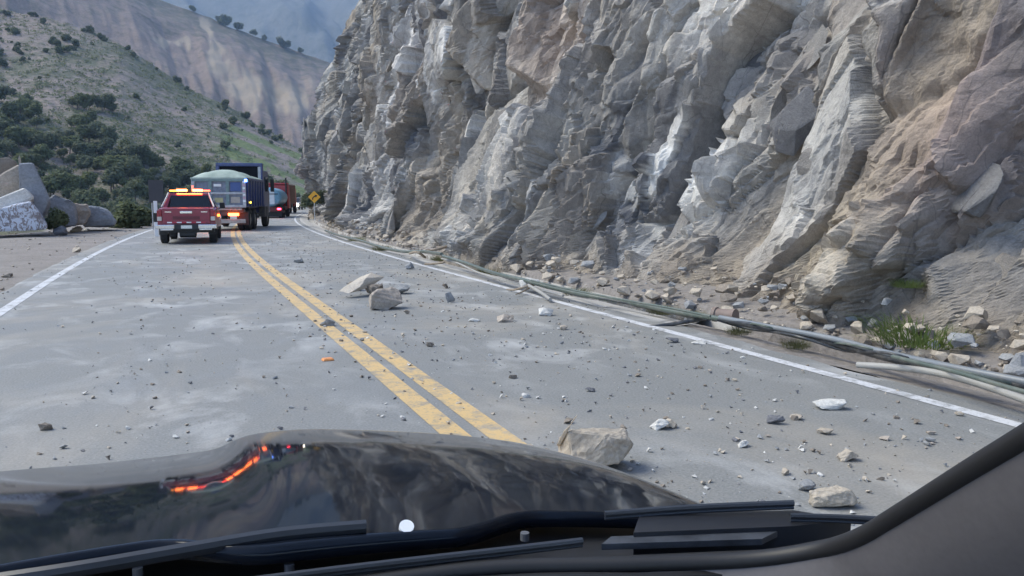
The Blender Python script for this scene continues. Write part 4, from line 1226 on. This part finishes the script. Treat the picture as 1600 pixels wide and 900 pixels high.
    for sx in (-1, 1): wheel(e, sx * 1.05, 6.7, .5, .3); W(e, MB().box(sx * .95 - .27, sx * .95 + .27, .42, .44, .28, .95), 'mud_flap', blackp); W(e, MB().box(sx * .94 - .3, sx * .94 + .3, .5, 3.0, 1.06, 1.1), 'fender', dirty)
    tl = glow('truck_tail_lamp', (1.0, .13, .02), 8)
    for sx in (-1, 1): W(e, MB().box(sx * .62 - .24, sx * .62 + .24, -.09, -.055, .72, .84, .012), 'tail_light', tl)
    W(e, MB().box(1.17, 1.29, -.1, -.075, 2.3, 2.42, .01), 'marker_lamp', glow('blue_lamp', (.10, .25, 1.0), 5))
    W(e, MB().box(1.285, 1.31, .5, .75, 1.3, 1.37, .005), 'marker_lamp', glow('yellow_lamp', (1.0, .62, .05), 3))
    for k in range(7): W(gate, MB().box(1.07, 1.19, -.068, -.0605, 1.36 + k * .15, 1.45 + k * .15), 'tape_strip', wp if k % 2 == 0 else flat('tape_pink', (.5, .3, .38), .5))
    W(e, MB().cyl((-.1, .6, .42), (1, 0, 0), .16, .5, 14), 'axle', dirty)
    tag(e, 'blue dump truck with pale green tarpaulin over its load', 'dump truck')
dump_truck()

def tanker():
    rb = G(417, 341); e = empty('tanker_truck', (rb.x, rb.y, 0), R(-12))
    lb = flat('tank_blue', (.16, .33, .46), .35, vary=.2); wh = flat('tank_white', (.62, .66, .7), .4, vary=.12); redp = flat('cab_red', (.42, .04, .045), .4, vary=.2)
    n = 28; ell = lambda w, h, z: [(w * math.cos(2 * math.pi * k / n), z + h * math.sin(2 * math.pi * k / n)) for k in range(n)]
    loft([(.0, ell(.92, .62, 1.62)), (.08, ell(1.08, .74, 1.62)), (.2, ell(1.14, .8, 1.62)), (5.6, ell(1.14, .8, 1.62)), (5.8, ell(1.0, .68, 1.62))], lb, 'tank', e)
    W(e, MB().hexa([(-.85, -.04, 1.1), (.62, -.04, 1.1), (.62, .0, 1.1), (-.85, .0, 1.1), (-.75, -.04, 2.15), (.62, -.04, 2.15), (.62, 0, 2.15), (-.75, 0, 2.15)]), 'end_panel', wh)
    W(e, MB().box(.1, .24, -.07, -.042, 1.55, 2.15, .01), 'ladder', blackp); W(e, MB().box(-.7, .9, -.07, -.042, 1.86, 1.92), 'ladder_rung', blackp)
    W(e, MB().box(-1.1, 1.1, .1, 5.7, .62, .9, .03).box(-1.2, 1.2, .0, .5, .52, .86, .03), 'chassis', flat('chassis_red', (.12, .03, .03), .7, vary=.3))
    c = W(e, MB().box(-1.2, 1.2, 6.0, 7.9, .7, 2.75, .1, (.94, .9)), 'cab', redp)
    W(c, MB().box(-1.16, 1.16, 5.95, 7.2, 2.75, 2.86, .05), 'roof_deflector', redp)
    W(e, MB().cyl((1.0, 5.9, 2.1), (0, 0, 1), .07, 2.4, 10), 'exhaust_stack', blackp)
    for sx in (-1, 1):
        W(e, MB().box(sx * .95 - .14, sx * .95 + .14, -.03, -.002, .66, .78, .01), 'tail_light', glow('tanker_tail', (1.0, .04, .08), 5))
        for y in (1.0, 2.3, 6.7): wheel(e, sx * 1.0, y, .5, .34)
    W(e, MB().box(-1.1, 1.1, .48, .52, .12, .52), 'mud_flap', blackp)
    tag(e, 'tanker truck with pale blue tank and red cab ahead of the dump truck', 'tanker truck')
tanker()

def cargo_truck():
    rb = G(433, 334); e = empty('cargo_truck', (rb.x, rb.y, 0), R(-14))
    br = flat('cargo_wood', (.17, .07, .05), .7, vary=.3)
    bx = W(e, MB().box(-1.2, 1.2, 0, 6.0, 1.0, 2.95, .03), 'cargo_body', br)
    W(bx, MB().box(-1.25, 1.25, -.04, 6.0, 2.955, 3.1, .03), 'roof_rim', wp)
    for k in range(4): W(bx, MB().box(-1.15, 1.15, -.04, -.002, 1.2 + k * .42, 1.32 + k * .42), 'slat', flat('slat_pale', (.45, .42, .4), .6))
    W(e, MB().box(-1.1, 1.1, 6.2, 8.0, .7, 2.7, .1, (.95, .9)), 'cab', flat('cab_red', (.42, .04, .045), .4))
    W(e, MB().box(-.9, .9, .1, 7.8, .6, .98, .02), 'chassis', blackp)
    for sx in (-1, 1):
        for y in (1.2, 2.5, 7.0): wheel(e, sx * .98, y, .5, .34)
    tag(e, 'brown cargo truck with white top rim beyond the tanker', 'truck')
cargo_truck()

def oncoming():
    b = G(461, 327.6); e = empty('oncoming_car', (b.x, b.y, 0), R(180 - 16))
    wc = flat('white_paint', (.7, .7, .72), .3, 0, .05, coat=.4)
    loft([(-2.2, sec(.88, .4, 1.05)), (-.2, sec(.92, .35, 1.1)), (1.5, sec(.9, .35, 1.0)), (2.1, sec(.82, .4, .86))], wc, 'body', e)
    c = W(e, MB().hexa([(-.84, -2.1, 1.0), (.84, -2.1, 1.0), (.84, 1.0, 1.0), (-.84, 1.0, 1.0), (-.66, -1.8, 1.62), (.66, -1.8, 1.62), (.66, .2, 1.62), (-.66, .2, 1.62)]), 'cabin', glassd)
    W(c, MB().box(-.68, .68, -1.85, .25, 1.62, 1.68, .02), 'roof', wc)
    for sx in (-1, 1):
        W(e, MB().cyl((sx * .62, 2.08, .70), (0, 1, .05), .17, .12, 16), 'headlight', glow('head_lamp', (1.0, .88, .7), 14))
        for y in (-1.4, 1.35): wheel(e, sx * .78, y, .34, .22)
    W(e, MB().box(-.5, .5, 2.05, 2.14, .42, .58, .02), 'grille', blackp)
    tag(e, 'white car coming the other way with headlights on', 'car')
oncoming()

# ------------------------------------------------------------------ the car the picture is taken from
def own_car():
    e = empty('car', (-.06, 0, 0), 0)
    pt = NT('black_car_paint'); pt.out((.008, .011, .018), .045)
    pt.b.inputs['Coat Weight'].default_value = .0; pt.b.inputs['Coat Roughness'].default_value = .02
    pt.b.inputs['Specular IOR Level'].default_value = .17; dirt = pt.noise(3.0, 6, .7); pt.val(pt.b.inputs['Roughness'], pt.ramp(dirt, [(.35, .03), (.8, .09)]))
    nx, ny = 121, 61
    us = np.linspace(-.87, .89, nx); P = np.zeros((nx, ny, 3))
    zt = ([0, .13, .168, .30, .43, .63, .77, .88], [.920, .922, .951, .955, .944, .927, .909, .882])
    rear_y = lambda c: 1.03 - .10 * c * c - .06 * float(sstep(.0, .14, c) * sstep(.50, .36, c))
    rear_z = lambda c: 1.072 - .11 * c * c
    sm = np.interp(us - .01, [-.88, -.6, -.34, -.13] + zt[0], [.885, .932, .940, .922] + zt[1])
    for _ in range(6): sm[1:-1] = (sm[:-2] + 2 * sm[1:-1] + sm[2:]) / 4
    for i, x in enumerate(us):
        c = x - .01
        rear = rear_y(c); front = 1.9 - .3 * (x - .06) ** 2
        for j in range(ny):
            t = j / (ny - 7)
            tt = min(t, 1.0)
            z = rear_z(c) + (sm[i] - rear_z(c)) * tt + .014 * math.sin(math.pi * tt)
            y = rear + (front - rear) * tt
            if t > 1: q = (t - 1) / .12; y += .05 * math.sin(q * 1.4); z -= .05 * (1 - math.cos(q * 1.4)) + .012 * q
            P[i, j] = (x, y, z - .02 * float(sstep(.80, .88, abs(c))))
    hd = link('hood', grid_mesh('hood', P[::-1], smooth=True), pt.m, e)
    m = hd.modifiers.new('thick', 'SOLIDIFY'); m.thickness = .02; m.offset = -1
    # fenders and nose under the hood
    W(e, MB().hexa([(-.93, .6, .4), (.95, .6, .4), (.9, 1.9, .4), (-.86, 1.9, .4), (-.90, .75, .90), (.92, .75, .90), (.84, 1.62, .80), (-.80, 1.62, .80)]), 'front_body', pt.m)
    # cowl
    cow = MB(); v, f = [], []; xs = np.linspace(-.84, .88, 60)
    for x in xs:
        c = x - .01; y0 = .87 - .38 * x * x; y1 = rear_y(c) + .12; z1 = rear_z(c) - .034
        for q in np.linspace(0, 1, 8):
            v.append((x, y0 + (y1 - y0) * q, 1.058 + (z1 - 1.058) * q + (.006 * math.sin(q * 9)) * (q < .8)))
    for i in range(59):
        for k in range(7): f.append((i * 8 + k, (i + 1) * 8 + k, (i + 1) * 8 + k + 1, i * 8 + k + 1))
    cow.add(v, f); cw = W(e, cow, 'cowl', flat('cowl_plastic', (.018, .019, .022), .5, 0, .3, 30), smooth=True)
    def onplane(px, py, z): return G(px, py, z) + Vector((.06, 0, 0))
    for px, py, r in ((215, 893, .006), (452, 887, .006), (820, 838, .006)):
        p = onplane(px, py, 1.06); W(cw, MB().cyl(p, (0, 0, 1), r, .01, 12), 'clip', flat('clip_grey', (.10, .105, .115), .5))
    p = onplane(635, 824, 1.083); W(e, MB().cyl(p, (0, -.55, .83), .0095, .006, 18), 'white_disc', flat('disc_white', (.8, .82, .85), .4, vary=.02), smooth=True)  # small round white disc at the rear edge of the hood
    rub = flat('wiper_rubber', (.03, .033, .04), .35); arm = flat('wiper_arm_black', (.035, .038, .045), .3)
    def wiper(pts, label_r):
        w = W(e, MB().tube([onplane(x, y, z) for x, y, z in pts], label_r, 8, 6), 'wiper', arm, smooth=True)
        W(w, MB().tube([onplane(x, y + 7, z - .006) for x, y, z in pts], label_r * .55, 6, 6), 'blade', rub, smooth=True)
    wiper([(-60, 915, 1.085), (120, 888, 1.09), (300, 857, 1.092), (440, 834, 1.092), (572, 822, 1.09)], .0085)
    wiper([(330, 915, 1.068), (500, 893, 1.07), (650, 875, 1.072), (800, 858, 1.074), (910, 845, 1.076)], .0045)
    wiper([(945, 803, 1.08), (1080, 793, 1.085), (1240, 786, 1.09)], .0045)
    wiper([(1235, 806, 1.085), (1310, 808, 1.085), (1385, 812, 1.085)], .004)
    q = [onplane(x, y, 1.076) for x, y in ((990, 832), (1240, 822), (1330, 812), (1240, 797), (1000, 803))]
    W(e, MB().add([(a.x, a.y, a.z) for a in q] + [(a.x, a.y, a.z - .03) for a in q], [list(range(5)), list(range(5, 10))[::-1]] + [(k, (k + 1) % 5, 5 + (k + 1) % 5, 5 + k) for k in range(5)]), 'cowl_corner', flat('corner_plastic', (.02, .022, .028), .4))
    # made-up strip by the right wiper, standing in for a windscreen reflection
    sp = flat('reflection_tone', (.05, .056, .068), .45, 0, .4, 30)
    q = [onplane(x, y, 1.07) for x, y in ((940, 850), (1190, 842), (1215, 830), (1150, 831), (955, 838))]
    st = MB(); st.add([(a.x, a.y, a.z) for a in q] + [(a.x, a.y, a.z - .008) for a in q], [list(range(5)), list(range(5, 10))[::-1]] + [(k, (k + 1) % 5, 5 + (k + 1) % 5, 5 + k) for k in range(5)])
    so = W(e, st, 'reflection_strip', sp)
    # windscreen: clear pane, lower border, pillars
    gx = np.linspace(-.70, .715, 31); gt = np.linspace(0, 1, 17)
    def glass(x, t):
        yb = .885 - .28 * x * x
        tx = x * (1 - .13 * t)
        return (tx, yb - .80 * t - .05 * x * x * t, 1.085 + .58 * t - .05 * math.sin(math.pi * t) * 0)
    Pg = np.array([[glass(x, t) for t in gt] for x in gx])
    gl = bpy.data.materials.new('windscreen_glass'); gl.use_nodes = True
    n = gl.node_tree.nodes; n.remove(n['Principled BSDF']); tb = n.new('ShaderNodeBsdfTransparent'); tb.inputs[0].default_value = (1, 1, 1, 1)
    gl.node_tree.links.new(tb.outputs[0], n['Material Output'].inputs[0])
    link('windscreen', grid_mesh('windscreen', Pg, smooth=True), gl, e)
    frit = flat('black_border', (.006, .006, .007), .6)
    bd = MB(); v, f = [], []
    for x in gx:
        a = Vector(glass(x, 0)); k = 0.0
        v += [a + Vector((0, .004, -.026 + k)), a + Vector((0, -.004, -.028 + k)), a + Vector((0, -.03, -.09)), a + Vector((0, .01, -.09))]
    for i in range(len(gx) - 1):
        for k in range(4): f.append((i * 4 + k, (i + 1) * 4 + k, (i + 1) * 4 + (k + 1) % 4, i * 4 + (k + 1) % 4))
    bd.add(v, f); W(e, bd, 'lower_border', frit, smooth=True)
    trim = flat('pillar_trim', (.125, .117, .123), .8, 0, .06, 120); seal = flat('pillar_seal', (.014, .014, .016), .55)
    side = [(-.05, .935, 1.045), (.281, .895, 1.056), (.48, .825, 1.06), (.60, .76, 1.072), (.652, .70, 1.10), (.652, .640, 1.138), (.642, .581, 1.187), (.617, .487, 1.265), (.600, .421, 1.319), (.55, .22, 1.485), (.49, .02, 1.665)]
    for sx in (-1, 1):
        edge = [Vector(((x + .072 - .01) * sx + (.01 if sx > 0 else .03), y, z)) for x, y, z in side]
        path = MB().tube(edge, .001, 3, 5); ctr = [sum((path.v[i * 3 + k] for k in range(3)), Vector()) / 3 for i in range(len(path.v) // 3)]
        v2, f2, m_ = [], [], 9
        for p in ctr:
            for k in range(m_):                                # rounded section, bulging towards the cabin
                a_ = k / (m_ - 1) * math.pi * 1.05
                v2.append(p + Vector(((.052 - .058 * math.cos(a_)) * sx, -.004 - .12 * math.sin(a_ * .62) ** 1.2, -.004 - .10 * math.sin(a_ * .55))))
        for i in range(len(ctr) - 1):
            for k in range(m_): f2.append((i * m_ + k, (i + 1) * m_ + k, (i + 1) * m_ + (k + 1) % m_, i * m_ + (k + 1) % m_))
        pl = MB().add(v2, f2).build('pillar', trim, e, smooth=True)
        MB().tube(edge, .0105, 14, 5).build('seal', seal, pl, smooth=True)
    # dashboard below the glass, roof above
    ds = MB(); v, f = [], []
    for x in np.linspace(-.78, .8, 30):
        yb = .86 - .36 * x * x
        v += [(x, yb, 1.02), (x, yb - .2, 1.035), (x, yb - .42, 1.0), (x, yb - .5, .9), (x, yb - .48, .6)]
    for i in range(29):
        for k in range(4): f.append((i * 5 + k, (i + 1) * 5 + k, (i + 1) * 5 + k + 1, i * 5 + k + 1))
    ds.add(v, f); W(e, ds, 'dashboard', flat('dashboard_vinyl', (.04, .04, .044), .7, 0, .1, 90), smooth=True)
    W(e, MB().hexa([(-.68, -1.5, 1.70), (.7, -1.5, 1.70), (.66, .09, 1.67), (-.64, .09, 1.67), (-.66, -1.5, 1.76), (.68, -1.5, 1.76), (.62, .06, 1.70), (-.6, .06, 1.70)]), 'roof', pt.m)
    for sx in (-1, 1): W(e, MB().box(sx * .88 - .05 + .02, sx * .88 + .05 + .02, -1.4, .62, .5, 1.08, .03), 'door', pt.m)
    tag(e, 'dark glossy car hood, wipers and windscreen pillar in the foreground', 'car')
own_car()

# ------------------------------------------------------------------ the valley air
hz = bpy.data.materials.new('haze_air'); hz.use_nodes = True
n = hz.node_tree.nodes; n.remove(n['Principled BSDF'])
pv = n.new('ShaderNodeVolumePrincipled'); pv.inputs['Color'].default_value = (.45, .66, 1.0, 1); pv.inputs['Density'].default_value = .00021; pv.inputs['Anisotropy'].default_value = .1
hz.node_tree.links.new(pv.outputs[0], n['Material Output'].inputs['Volume'])
hb = MB().box(-4600, 4600, -400, 4300, -26, 1500)
g.location.z = 0
o = hb.build('haze', hz); setting(o, 'stuff', 'thin bluish valley haze')
